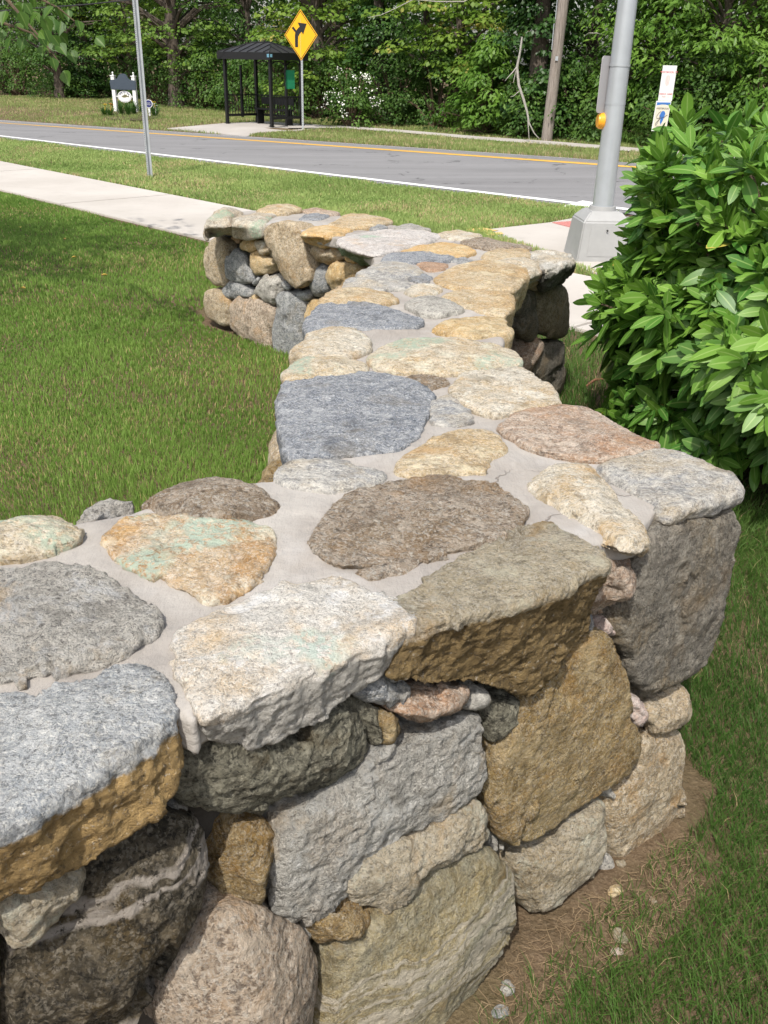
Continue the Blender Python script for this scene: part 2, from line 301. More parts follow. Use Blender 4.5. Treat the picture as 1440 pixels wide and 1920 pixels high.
# ------------------------------------------------------------------ the stone wall: every stone is a part, bedded in mortar
wall = empty('stone_wall', (-.2, 2.6, 0), 'zigzag fieldstone garden wall with mortared flat top between the two lawns', 'wall')
TOPN, TOPO = (0, .02, 1.), .858
FACEN, FACEO = (.617, -.787, .07), -.835
FARN, FARO = (-.707, -.707, .04), -3.41
ENDN, ENDO = (.83, -.557, 0.), -1.86
def unit(a): a = np.asarray(a, float); return a/np.linalg.norm(a)
def soften(L, ratio, it):
    for _ in range(it):
        N = np.roll(L, -1, 0); L = np.stack([L*(1-ratio)+N*ratio, L*ratio+N*(1-ratio)], 1).reshape(-1, L.shape[1])
    return L
def resample(L, sp):
    C = np.vstack([L, L[:1]]); d = np.linalg.norm(np.diff(C[:, :3], axis=0), axis=1); s = np.concatenate([[0], np.cumsum(d)])
    n = max(10, int(s[-1]/sp)); q = np.linspace(0, s[-1], n, endpoint=False)
    return np.stack([np.interp(q, s, C[:, k]) for k in range(C.shape[1])], 1)
PENDING = []
def stone(name, mat, top, bot, n, vox, ch=.015, dome=.01, rough=.004, facet=.006, sm=2, jag=.005, cr=.15, its=2, label=None, rside=None, strata=0):
    """solid between an outer loop and an inner loop of the same length; finished (voxels, smoothing, weathering) later in one pass"""
    n = unit(n); L = np.hstack([np.asarray(top, float), np.asarray(bot, float)])
    L = resample(soften(L, cr, its), vox*2.2)
    P = L[:, :3]; B = L[:, 3:]; c = P.mean(0); cb = B.mean(0); seed = rng.uniform(0, 200, 3)
    rad = P-c; rad -= np.outer(rad@n, n); rl = np.linalg.norm(rad, axis=1, keepdims=True)+1e-9; rd = rad/rl
    j = (fbm(P+seed, 14., 3)*jag*1.0+fbm(P+seed, 60., 2)*jag*.5)[:, None]*rd
    P = P+j; B = B+j
    R_ = float(np.mean(rl)); rings = [c+rad*s*(1-ch/np.maximum(rl, ch*1.3))+n*dome*(1-s*s) for s in (.3, .6, .85)]
    rings += [c+rad*(1-ch/np.maximum(rl, ch*1.3))+n*dome*.05, P-n*ch, (P*.5+B*.5)+rd*ch*.25, B, cb+(B-cb)*.6-n*.0]
    k = len(P); V = np.vstack([[c+n*dome]]+rings+[[cb]]); F = []
    F += [(0, 1+i, 1+(i+1) % k) for i in range(k)]
    for r in range(len(rings)-1):
        a, b = 1+r*k, 1+(r+1)*k
        F += [(a+i, b+i, b+(i+1) % k, a+(i+1) % k) for i in range(k)]
    a = 1+(len(rings)-1)*k; e = len(V)-1; F += [(a+i, e, a+(i+1) % k) for i in range(k)]
    me = bpy.data.meshes.new(name); me.from_pydata((V-c).tolist(), [], F)
    o = bpy.data.objects.new(name, me); COL.objects.link(o); o.location = c.tolist()
    m = o.modifiers.new('r', 'REMESH'); m.mode = 'VOXEL'; m.voxel_size = vox
    s = o.modifiers.new('s', 'SMOOTH'); s.factor = .5; s.iterations = sm
    if label: o['label'] = label
    PENDING.append((o, mat, c, n, rough, facet, R_, rside if rside is not None else rough, seed, strata))
    return o
def finish_stones():
    dg = bpy.context.evaluated_depsgraph_get(); dg.update()
    done = [(p, bpy.data.meshes.new_from_object(p[0].evaluated_get(dg))) for p in PENDING]
    for (o, mat, c, n, rough, facet, R_, rside, seed, strata), me in done:
        old = o.data; o.modifiers.clear(); o.data = me; nm = old.name; bpy.data.meshes.remove(old); me.name = nm
        N = len(me.vertices); V = np.empty(N*3, np.float32); me.vertices.foreach_get('co', V); V = V.reshape(-1, 3).astype(float)
        NR = np.empty(N*3, np.float32); me.vertex_normals.foreach_get('vector', NR); NR = NR.reshape(-1, 3).astype(float)
        Q = V+seed
        lr = np.random.default_rng(int(seed[0]*1000))
        amp = np.where(NR@n > .75, rough, rside)
        d = fbm(Q, 8., 2)*amp*.9+fbm(Q, 26., 3, .5)*amp*.45+fbm(Q*(1, 1, 1.4), 42., 3, .6, True)*amp*.42
        if strata:
            ax = unit(lr.normal(size=3)*(.25, .25, .25)+np.array([0, 0, 1.]) if strata > 0 else np.array([.5, .4, .6])); h = (Q+.02*np.stack([fbm(Q, 14., 3)]*3, 1))@ax
            d += (np.abs(((h*28) % 1)-.5)*2-.5)*abs(strata)
        if facet > 0 and N > 50:                # chipped, split planes: each cell of the surface gets its own small tilt
            K = int(np.clip(.12*R_*R_/.0035, 7, 46)); S = V[lr.integers(0, N, K)]; T = lr.normal(size=(K, 3))
            W = V+.03*np.stack([fbm(Q, 16., 3), fbm(Q+9, 16., 3), fbm(Q+31, 16., 3)], 1)
            idx = np.argmin(((W[:, None, :]-S[None])**2).sum(2), 1)
            t = ((W-S[idx])*T[idx]).sum(1)/(.35*R_+.02); d += np.clip(t, -1.6, 1.6)*facet*np.where(NR@n > .8, .45, 1.)
        V = V+NR*d[:, None]
        me.vertices.foreach_set('co', V.astype(np.float32).ravel()); me.polygons.foreach_set('use_smooth', np.ones(len(me.polygons), bool))
        at = me.attributes.new('below', 'FLOAT', 'POINT'); at.data.foreach_set('value', (TOPO-.02*(V[:, 1]+c[1])-(V[:, 2]+c[2])).astype(np.float32)); me.materials.clear(); me.materials.append(SM[mat]); me.update()
        o.parent = wall; o.location = Vector(c.tolist())-wall.location
def vox_at(P):
    d = depth_of(P); return .0042 if d < 1.75 else .0056 if d < 2.6 else .009 if d < 4 else .012
# coping stone whose top outline alone shows
def T(mat, px, th=.10, lift=.004, label=None, name='coping_stone', **k):
    top = np.array([on_plane(x, y, TOPN, TOPO+lift) for x, y in px]); c = top.mean(0)
    bot = c+(top-c)*.93-np.array([0, 0, th])
    c = top.mean(0); top = c+(top-c)*(1.05 if depth_of(c) < 1.9 else 1.09); k.setdefault('ch', .008); k.setdefault('dome', .006); k.setdefault('facet', .004); k.setdefault('rough', .0035)
    return stone(name, mat, top, bot, TOPN, vox_at(c), label=label, **k)
# coping stone at the edge: back chain on the top only, front chain as (top x, top y, bottom x, bottom y) with the bottom in the wall's face
def CF(mat, back, front, n=FACEN, off=FACEO+.05, th=.13, lift=.006, label=None, **k):
    top = [on_plane(x, y, TOPN, TOPO+lift) for x, y in back]+[on_plane(f[0], f[1], TOPN, TOPO+lift) for f in front]
    cb = np.mean(top, 0); top = [cb+(p-cb)*1.02 for p in top]; bot = [cb+(p-cb)*.94-np.array([0, 0, th]) for p in top[:len(back)]]
    bot += [on_plane(f[2], f[3], n, off+(f[4] if len(f) > 4 else 0)) for f in front]
    k.setdefault('ch', .012); k.setdefault('dome', .006); k.setdefault('facet', .006); k.setdefault('rough', .0035); k.setdefault('rside', .006)
    return stone('coping_stone', mat, top, bot, TOPN, vox_at(cb), label=label, **k)
# stone in a face
def F(mat, px, out=0., dep=.17, n=FACEN, off=FACEO, label=None, name='face_stone', **k):
    out -= .022 if n is FACEN else 0
    top = np.array([on_plane(x, y, n, off+out) for x, y in px]); c = top.mean(0); nn = unit(n)
    top = c+(top-c)*(.965 if n is FACEN else .98); bot = c+(top-c)*.90-nn*dep
    k.setdefault('ch', .020); k.setdefault('dome', .018); k.setdefault('facet', .007); k.setdefault('rough', .0042)
    return stone(name, mat, top, bot, n, vox_at(c), label=label, **k)
def CH(mat, px, out=-.02, **k):
    k.setdefault('facet', .004); k.setdefault('rough', .0025); k.setdefault('ch', .01); k.setdefault('dome', .01); k.setdefault('its', 1)
    return F(mat, px, out, .10, name='chinking_stone', **k)

# --- near run, along the front edge
CF('greytop', [(-170, 1350), (0, 1300), (40, 1296), (75, 1314), (97, 1300), (150, 1285), (185, 1290), (212, 1260), (250, 1253), (292, 1270), (318, 1300)],
   [(330, 1338, 336, 1492), (250, 1395, 238, 1572), (120, 1478, 140, 1640), (0, 1548, 0, 1692), (-170, 1640, -170, 1790)], off=FACEO+.03, label='long coping slab, grey on top with a broken ochre front', ch=.007, cr=.10, its=1, rside=.006, facet=.006)
CF('pale', [(316, 1205), (328, 1180), (400, 1145), (500, 1105), (570, 1088), (632, 1074), (690, 1100), (745, 1133), (768, 1150)],
   [(768, 1165, 742, 1232), (700, 1200, 690, 1282), (610, 1240, 606, 1347), (500, 1292, 500, 1392), (440, 1325, 440, 1405), (385, 1340, 385, 1385)], off=FACEO-.012, label='pale granite coping block with a rough front painted greyer as shade', cr=.12, its=1, ch=.008, facet=.005)
CF('brownblock', [(738, 1118), (800, 1080), (880, 1045), (950, 1010), (1000, 988), (1045, 983), (1092, 1008), (1130, 1035)],
   [(1143, 1058, 1106, 1182), (1050, 1095, 1062, 1232), (960, 1125, 985, 1300), (870, 1150, 872, 1284), (805, 1178, 790, 1290), (768, 1165, 728, 1260)], off=FACEO-.002, label='big brown coping block with a dark split front', cr=.10, its=1, ch=.008, facet=.008, rside=.007)
CF('tanw', [(978, 905), (1005, 883), (1045, 870), (1092, 868), (1132, 898), (1182, 945), (1214, 978)],
   [(1224, 1000, 1216, 1034), (1195, 1022, 1182, 1044), (1155, 1018, 1148, 1034)], th=.09, off=FACEO+.012, ch=.02, dome=.014, label='rounded tan coping stone lying across the front edge', facet=.005)
CF('bluewhite', [(1150, 893), (1122, 868), (1180, 845), (1240, 832), (1290, 845), (1345, 872), (1380, 888)],
   [(1393, 905, 1391, 935), (1330, 940, 1328, 968), (1262, 962, 1256, 990), (1236, 945, 1242, 982)], th=.085, off=FACEO-.025, label='flat grey and tan slab on the outer corner', ch=.014, facet=.003, rside=.004)
# --- near run, middle and back of the top
T('brownrough', [(578, 1002), (610, 960), (650, 925), (720, 908), (800, 895), (840, 893), (890, 903), (942, 920), (976, 947), (972, 985), (940, 1005), (860, 1025), (760, 1045), (700, 1056), (640, 1058), (608, 1040), (585, 1020)], lift=.010, label='large rough brown slab in the middle of the top', rough=.006, facet=.006)
T('brownrough', [(655, 1070), (760, 1050), (800, 1046), (760, 1068), (705, 1090)], lift=.001)
T('ochrelichen', [(188, 1010), (230, 975), (280, 963), (360, 970), (440, 980), (502, 990), (512, 1020), (500, 1060), (485, 1080), (440, 1105), (385, 1122), (340, 1095), (270, 1070), (215, 1045)], lift=.006, label='rusty ochre slab with pale green lichen', rough=.005, facet=.005)
T('brownrough', [(268, 932), (330, 905), (400, 892), (460, 896), (500, 911), (532, 945), (500, 965), (430, 972), (340, 966), (290, 948)], lift=.012, dome=.02, ch=.02, label='dark domed stone at the back edge')
T('whiterough', [(142, 960), (178, 938), (240, 930), (266, 936), (220, 950), (165, 965)], lift=.004)
T('tanlichen', [(-90, 995), (0, 983), (60, 967), (112, 967), (142, 980), (160, 1000), (140, 1015), (80, 1025), (0, 1045), (-80, 1060)], lift=.010, dome=.02, label='lichen covered rounded stone at the left of the back edge')
T('whiterough', [(-130, 1090), (0, 1062), (80, 1053), (160, 1062), (205, 1085), (250, 1120), (297, 1146), (285, 1170), (240, 1205), (180, 1225), (110, 1240), (0, 1262), (-130, 1290)], lift=.012, label='broad rough white and grey slab', rough=.0085, facet=.006, strata=.003)
T('bluewhite', [(513, 882), (545, 860), (620, 860), (690, 878), (722, 888), (690, 905), (640, 918), (570, 912), (530, 902)], lift=.006)
# --- elbow and middle run
T('blue', [(530, 718), (600, 702), (690, 698), (760, 712), (806, 735), (796, 775), (782, 815), (740, 835), (640, 846), (560, 851), (538, 832), (530, 775)], th=.15, lift=.006, label='large square blue-grey slab at the inner edge', rough=.004, cr=.14)
T('bluewhite', [(803, 775), (815, 750), (847, 741), (877, 765), (893, 785), (860, 797), (820, 797)], lift=.003)
T('tan', [(748, 882), (765, 850), (800, 825), (850, 808), (902, 804), (937, 820), (943, 845), (917, 858), (910, 880), (840, 880), (780, 889)], lift=.006)
T('brownpink', [(936, 797), (985, 770), (1050, 761), (1110, 767), (1162, 795), (1205, 820), (1236, 830), (1180, 848), (1100, 856), (1030, 846), (980, 826)], th=.12, lift=.008, label='long pinkish brown slab at the outer edge')
T('tanw', [(848, 732), (870, 700), (920, 690), (980, 689), (1020, 714), (1050, 750), (1000, 762), (920, 772), (880, 756)], th=.12, lift=.008)
T('brownrough', [(753, 708), (800, 700), (840, 709), (847, 720), (800, 730), (773, 722)], lift=.003)
T('tanlichen', [(533, 692), (560, 672), (620, 666), (680, 679), (690, 690), (660, 700), (590, 706), (540, 717)], th=.12, lift=.006, dome=.015)
T('tanw', [(545, 657), (580, 625), (620, 611), (665, 617), (694, 635), (682, 655), (640, 666), (580, 668)], th=.12, lift=.012, dome=.018)
T('tanlichen', [(695, 672), (720, 645), (770, 632), (850, 634), (920, 644), (962, 660), (973, 680), (930, 691), (850, 696), (760, 694), (710, 686)], lift=.010, dome=.016, label='long rounded tan stone with a green lichen patch')
T('blue', [(573, 605), (600, 572), (660, 566), (720, 574), (797, 598), (770, 611), (700, 613), (640, 612), (590, 630)], th=.13, lift=.008)
T('grey', [(760, 572), (780, 557), (815, 555), (850, 564), (870, 578), (830, 588), (790, 586)], lift=.012, dome=.016)
T('ochre', [(813, 617), (840, 598), (900, 591), (945, 596), (958, 625), (900, 629), (840, 623)], th=.12, lift=.006)
T('tan', [(825, 555), (870, 541), (955, 539), (962, 573), (945, 590), (890, 580)], th=.13, lift=.006)
T('tan', [(598, 567), (620, 545), (680, 539), (730, 549), (745, 562), (700, 570), (640, 572)], th=.12, lift=.010, dome=.014)
T('tanw', [(755, 546), (780, 533), (825, 535), (832, 545), (790, 556)], lift=.004)
T('bluewhite', [(638, 537), (660, 520), (710, 514), (762, 524), (772, 538), (710, 543), (660, 541)], th=.12, lift=.008)
T('bluewhite', [(666, 516), (690, 498), (730, 489), (777, 499), (792, 515), (740, 519), (700, 520)], th=.12, lift=.010, dome=.014)
T('blue', [(763, 520), (785, 511), (812, 520), (805, 531), (780, 529)], lift=.003)
T('tan', [(813, 522), (850, 500), (910, 489), (982, 499), (987, 514), (965, 541), (900, 540), (840, 535)], th=.14, lift=.010, dome=.012)
T('redbrown', [(778, 494), (800, 490), (845, 493), (830, 506), (800, 507)], lift=.004)
T('blue', [(712, 488), (730, 474), (800, 472), (852, 478), (840, 489), (770, 491)], lift=.006)
T('slate', [(842, 489), (870, 480), (898, 488), (880, 493)], lift=.003)
T('orange', [(750, 472), (790, 459), (830, 455), (872, 461), (893, 470), (870, 480), (800, 481)], lift=.006)
# --- far run
CF('pinkgrey', [(632, 446), (700, 431), (780, 428), (835, 440), (800, 456), (760, 464), (722, 476)], [(692, 478, 690, 497), (660, 468, 668, 492), (636, 456, 645, 478)], n=FARN, off=FARO+.04, label='pink-grey slab with a mossy green edge', th=.10)
CF('orange', [(575, 424), (620, 421), (668, 424), (660, 433)], [(636, 440, 634, 462), (600, 440, 598, 462), (560, 436, 562, 454)], n=FARN, off=FARO+.02, th=.09, ch=.02)
CF('greygreen', [(381, 414), (390, 402), (420, 388), (452, 392), (468, 399), (445, 406)], [(432, 412, 432, 434), (410, 412, 408, 446), (388, 412, 384, 440)], n=FARN, off=FARO+.05, th=.13, ch=.05, dome=.03, label='domed lichen green boulder on the far end', facet=.004)
CF('greygreen', [(432, 410), (446, 404), (482, 396), (520, 397), (520, 406)], [(496, 416, 496, 444), (465, 414, 463, 449), (436, 413, 440, 440)], n=FARN, off=FARO+.05, th=.12, ch=.035, dome=.01, facet=.004)
T('tan', [(480, 395), (505, 385), (545, 383), (570, 390), (540, 397), (505, 398)], th=.10, lift=.016, dome=.02)
T('brownpink', [(565, 396), (585, 387), (640, 398), (610, 401)], th=.09, lift=.006)
T('blue', [(555, 411), (585, 399), (622, 400), (600, 412)], lift=.004)
T('tan', [(615, 422), (655, 399), (700, 404), (738, 414), (695, 424), (650, 426)], lift=.010, dome=.014)
T('slate', [(688, 427), (705, 420), (728, 424), (715, 431)], lift=.003)
T('whiterough', [(735, 426), (770, 418), (812, 430), (790, 436)], th=.10, lift=.006)
T('tanw', [(815, 436), (860, 430), (905, 441), (880, 448), (840, 446)], th=.10, lift=.006)
T('brownrough', [(862, 452), (905, 445), (965, 455), (1000, 464), (940, 464), (895, 461)], th=.10, lift=.010)
T('tan', [(905, 478), (935, 466), (985, 466), (1000, 476), (965, 486), (920, 488)], lift=.005)
CF('tanw', [(915, 495), (935, 484), (985, 480), (1010, 487)], [(1016, 503, 1014, 540), (1002, 514, 996, 542), (985, 520, 985, 545)], n=ENDN, off=ENDO-.02, th=.12, ch=.025, facet=.008)
CF('greyrock', [(1000, 483), (985, 472), (1030, 466), (1062, 474)], [(1080, 487, 1076, 515), (1050, 498, 1050, 534), (1020, 508, 1018, 548)], n=ENDN, off=ENDO+.04, th=.13, ch=.02, facet=.010, label='grey rock on the right end, its broken face painted dark as shade')

# --- near face
F('olive', [(348, 1490), (355, 1430), (385, 1380), (470, 1390), (560, 1360), (620, 1322), (672, 1320), (702, 1345), (716, 1390), (700, 1430), (640, 1470), (580, 1510), (500, 1548), (440, 1555), (380, 1530)], -.01, label='dark olive boulder under the pale block', dome=.035, facet=.010, rough=.007)
F('olive', [(680, 1330), (705, 1325), (722, 1350), (722, 1400), (705, 1420), (700, 1380)], -.01)
F('greyface', [(512, 1640), (530, 1560), (600, 1510), (700, 1440), (760, 1393), (850, 1358), (926, 1333), (926, 1400), (933, 1450), (905, 1490), (830, 1540), (740, 1590), (680, 1640), (640, 1690), (590, 1725), (540, 1745), (510, 1725)], .012, label='big light grey diagonal slab', strata=-.003, facet=.007, rough=.0055, dome=.012, cr=.11, ch=.014)
F('paleface', [(652, 1658), (700, 1620), (780, 1580), (860, 1530), (905, 1503), (929, 1530), (925, 1580), (880, 1612), (800, 1650), (740, 1692), (700, 1712), (680, 1690)], .03, label='long pale cream stone', facet=.010, rough=.007)
F('ochreface', [(1058, 1240), (1100, 1195), (1130, 1178), (1160, 1212), (1176, 1270), (1190, 1340), (1204, 1400), (1195, 1432), (1150, 1480), (1090, 1530), (1040, 1577), (985, 1600), (948, 1580), (928, 1540), (917, 1480), (935, 1410), (980, 1330), (1010, 1290)], .012, label='big flat ochre stone', dome=.008, facet=.006, rough=.0045, cr=.11, ch=.014)
F('darkslab', [(1197, 1048), (1222, 1008), (1260, 990), (1330, 970), (1378, 950), (1390, 985), (1380, 1060), (1355, 1190), (1330, 1260), (1280, 1290), (1230, 1312), (1190, 1290), (1172, 1230), (1155, 1180), (1180, 1110)], .0, label='tall dark grey slab on the corner', strata=-.002, dome=.008, facet=.006, rough=.004, cr=.11, ch=.014, dep=.2)
F('brownpink', [(1143, 1030), (1192, 1045), (1196, 1080), (1180, 1130), (1150, 1168), (1116, 1166), (1113, 1130), (1133, 1085)], .0, dome=.04, ch=.03)
F('boulder', [(1203, 1370), (1215, 1330), (1260, 1303), (1295, 1285), (1311, 1310), (1305, 1345), (1270, 1370), (1230, 1379)], -.01)
F('boulder', [(1148, 1500), (1200, 1440), (1205, 1383), (1250, 1371), (1285, 1369), (1299, 1395), (1287, 1470), (1277, 1550), (1220, 1620), (1180, 1640), (1148, 1620), (1143, 1540)], .0, label='tan footing stone on the corner', dep=.2, facet=.009, dome=.012)
F('paleface', [(978, 1617), (1040, 1587), (1090, 1543), (1142, 1503), (1149, 1560), (1140, 1620), (1110, 1662), (1060, 1712), (1010, 1740), (984, 1702)], .022, rough=.005)
F('greenochre', [(712, 1712), (780, 1670), (870, 1620), (932, 1601), (970, 1640), (979, 1700), (960, 1760), (930, 1815), (880, 1885), (820, 1970), (700, 2040), (590, 2030), (608, 1890), (650, 1785)], .045, label='big green and ochre veined boulder at the foot', dome=.03, facet=.006, dep=.22)
F('pinkgranite', [(308, 1910), (350, 1830), (395, 1765), (440, 1720), (520, 1728), (590, 1768), (620, 1830), (616, 1905), (590, 1990), (450, 2040), (330, 2010)], .045, label='rounded pink granite boulder', dome=.05, ch=.035, facet=.004, rough=.0035, dep=.22)
F('blackspeck', [(-10, 1960), (8, 1880), (30, 1800), (100, 1730), (160, 1640), (230, 1578), (320, 1543), (390, 1560), (417, 1610), (412, 1680), (372, 1760), (330, 1830), (290, 1890), (220, 1975), (60, 2010)], .012, label='black speckled boulder with a white streak', dome=.05, ch=.035, facet=.008, rough=.006, dep=.22)
F('paleface', [(0, 1702), (60, 1675), (140, 1643), (160, 1660), (130, 1720), (90, 1780), (45, 1816), (8, 1796), (0, 1745)], .035, dome=.006)
F('ochreface', [(-150, 1790), (-60, 1745), (5, 1705), (15, 1800), (5, 1900), (-60, 2000), (-170, 2010)], .0)
F('ochreface', [(433, 1592), (470, 1556), (505, 1562), (517, 1600), (511, 1660), (500, 1717), (460, 1727), (424, 1702)], -.005, dome=.03)
F('ochreface', [(580, 1732), (620, 1700), (670, 1683), (707, 1708), (702, 1745), (660, 1774), (620, 1778), (590, 1757)], .02, dome=.035)
CH('slate', [(663, 1298), (705, 1268), (765, 1288), (772, 1315), (720, 1332), (690, 1327)], .0)
CH('brownpink', [(733, 1342), (760, 1310), (820, 1297), (890, 1290), (882, 1320), (840, 1347), (800, 1367), (770, 1362)], .01, dome=.02)
CH('grey', [(865, 1337), (885, 1300), (915, 1290), (930, 1315), (905, 1335)], .0)
CH('olive', [(927, 1332), (975, 1306), (990, 1355), (950, 1380), (927, 1407)], .0)
CH('ochreface', [(717, 1328), (748, 1352), (762, 1377), (737, 1410), (716, 1402)], .0)
CH('pinkchip', [(1183, 1312), (1205, 1310), (1226, 1335), (1208, 1368), (1190, 1350)], -.01)
CH('pinkchip', [(1122, 1175), (1150, 1165), (1164, 1180), (1150, 1200), (1130, 1195)], -.02)
CH('slate', [(1088, 1205), (1108, 1140), (1118, 1165), (1112, 1190)], -.02)
CH('grey', [(533, 1738), (575, 1730), (588, 1760), (560, 1778), (540, 1765)], .0)
CH('whiterough', [(1130, 1490), (1155, 1474), (1160, 1500), (1138, 1508)], .0)
CH('whiterough', [(1122, 1655), (1140, 1600), (1168, 1630), (1160, 1650)], .0)
CH('whiterough', [(738, 1700), (768, 1690), (768, 1712), (750, 1718)], -.005)
CH('grey', [(925, 1575), (940, 1560), (942, 1595), (930, 1610)], -.02)
CH('grey', [(300, 1530), (330, 1508), (358, 1520), (350, 1540), (315, 1545)], -.04)

# --- face of the far run
FK = dict(n=FARN, off=FARO)
F('boulder', [(379, 462), (395, 445), (420, 453), (423, 490), (419, 537), (400, 542), (385, 522), (377, 490)], .0, **FK)
F('slate', [(422, 480), (437, 460), (450, 473), (466, 505), (474, 533), (450, 537), (425, 535), (420, 505)], -.01, label='banded grey stone in the far face', **FK)
F('boulder', [(494, 424), (530, 416), (556, 423), (563, 450), (573, 480), (577, 530), (566, 546), (545, 537), (525, 516), (507, 486), (496, 452)], .05, label='tall tapering buff boulder hung below the far coping', dome=.04, **FK)
F('ochre', [(462, 475), (480, 470), (500, 480), (512, 498), (496, 514), (475, 518), (464, 500)], -.01, **FK)
F('boulder', [(576, 466), (595, 457), (625, 460), (642, 475), (636, 489), (610, 497), (590, 489), (577, 480)], .01, dome=.03, **FK)
F('slate', [(576, 506), (595, 495), (608, 510), (614, 545), (600, 558), (583, 558), (575, 536)], -.01, **FK)
F('ochre', [(604, 512), (620, 494), (645, 488), (670, 499), (676, 516), (652, 537), (640, 550), (620, 547), (606, 531)], .01, dome=.03, label='round yellow stone in the far face', **FK)
F('boulder', [(376, 547), (395, 542), (415, 547), (429, 562), (429, 612), (410, 612), (385, 600), (376, 577)], .01, **FK)
F('pinkgranite', [(427, 572), (445, 555), (480, 560), (511, 580), (509, 612), (503, 660), (480, 655), (450, 640), (428, 618)], .015, label='big pinkish boulder at the foot of the far run', dome=.03, **FK)
F('grey', [(469, 546), (485, 520), (505, 512), (526, 525), (519, 551), (512, 580), (489, 566)], .0, label='light grey wedge in the far face', **FK)
F('slate', [(515, 562), (520, 545), (545, 545), (563, 560), (566, 590), (567, 640), (556, 675), (540, 680), (509, 665), (504, 620), (511, 585)], .015, label='tall blue-grey stone beside the middle run', **FK)
F('ochre', [(563, 577), (580, 562), (605, 560), (620, 590), (610, 640), (590, 670), (566, 640)], -.02, **FK)
CK = dict(n=FARN, off=FARO, its=1)
CH('ochre', [(445, 463), (452, 449), (476, 445), (480, 468), (455, 473)], .0, **CK)
CH('tanw', [(473, 448), (490, 451), (501, 465), (499, 479), (485, 480), (477, 466)], .0, **CK)
CH('orange', [(641, 480), (655, 481), (669, 492), (660, 499), (645, 491)], .0, **CK)
CH('slate', [(411, 546), (425, 527), (450, 534), (468, 549), (466, 561), (450, 556), (438, 562), (424, 562)], .0, **CK)
CH('slate', [(551, 548), (580, 545), (579, 561), (560, 566)], .0, **CK)
CH('slate', [(521, 530), (531, 524), (547, 541), (535, 548)], .0, **CK)
CH('redbrown', [(426, 446), (440, 439), (452, 445), (441, 457)], -.01, **CK)
CH('slate', [(469, 531), (486, 517), (482, 531), (472, 538)], -.01, **CK)
CH('ochre', [(466, 556), (476, 552), (484, 562), (472, 567)], -.01, **CK)
CH('ochre', [(572, 487), (580, 484), (588, 492), (578, 502)], -.01, **CK)
# --- right hand end of the far run
EK = dict(n=ENDN, off=ENDO)
F('oliveslab', [(1011, 562), (1035, 535), (1066, 526), (1071, 560), (1069, 628), (1040, 636), (1014, 632)], .01, label='square olive brown slab under the far right coping', facet=.008, **EK)
F('darkslab', [(984, 545), (1005, 540), (1014, 570), (1012, 622), (1000, 645), (985, 630), (974, 585)], -.02, **EK)
F('brownpink', [(978, 700), (1000, 645), (1016, 632), (1028, 646), (1012, 668), (992, 705)], .0, **EK)
F('darkslab', [(1000, 700), (1020, 645), (1064, 630), (1064, 660), (1056, 730), (1045, 745), (1015, 740)], .01, label='dark streaked upright stone at the far right foot', facet=.012, **EK)

# --- faces that are seen only from a step to the side: coursed fill in the same stones
def fill_face(p0, p1, z0, z1, mats, sx=.30, sz=.22):
    p0 = np.array(p0+(0,), float); p1 = np.array(p1+(0,), float); L = np.linalg.norm(p1-p0); t = (p1-p0)/L; n = np.array([t[1], -t[0], 0])
    z = z0
    while z < z1-.06:
        h = min(sz*rng.uniform(.7, 1.25), z1-z); a = -rng.uniform(0, .1)
        if z1-z-h < .09: h = z1-z
        while a < L-.04:
            wd = min(sx*rng.uniform(.6, 1.4), L-a)
            if wd > .05:
                q = [(.02, .04), (.4, .0), (.9, .03), (1, .5), (.95, .95), (.5, 1.), (.1, .97), (0, .5)]
                pts = np.array([p0+t*(a+(u+rng.uniform(-.04, .04))*(wd-.015))+np.array([0, 0, z+(v+rng.uniform(-.04, .04))*(h-.012)]) for u, v in q])
                c = pts.mean(0); stone('face_stone', random.choice(mats), pts, c+(pts-c)*.9-n*.14, n, .012, ch=.02, dome=.02, rough=.005, facet=.01)
            a += wd
        z += h
MX = ['boulder', 'ochreface', 'grey', 'slate', 'oliveslab', 'paleface', 'tan']
fill_face((-.24, 4.66), (-.33, 2.0), -.02, .66, MX)
fill_face((.44, 2.45), (.47, 4.05), -.02, .66, ['darkslab', 'oliveslab', 'oliveslab', 'darkslab'])
fill_face((.64, 1.78), (.40, 2.15), -.02, .67, ['boulder', 'paleface', 'tan'])
def TW(mat, pts, th=.13):
    P = np.array([(x, y, TOPO-.02*y+.006) for x, y in pts]); c = P.mean(0); stone('coping_stone', mat, P, c+(P-c)*.95-np.array([0, 0, th]), TOPN, .009, ch=.012, dome=.008, rough=.004, facet=.005)
TW('tan', [(-.95, .38), (-.72, .60), (-.62, .72), (-.80, .93), (-1.02, .80), (-1.12, .58)]); TW('blue', [(-1.47, -.05), (-1.15, .20), (-1.0, .33), (-1.18, .55), (-1.5, .40), (-1.62, .15)]); TW('brownrough', [(-1.12, .82), (-.86, 1.02), (-.80, 1.26), (-1.05, 1.15), (-1.30, .93)]); TW('whiterough', [(-1.52, .46), (-1.24, .62), (-1.22, .82), (-1.36, .88), (-1.62, .68)])
fill_face((-1.5, -.10), (-.66, .565), -.03, .70, MX); fill_face((-.32, 1.70), (-1.62, .68), -.02, .70, MX)
finish_stones()

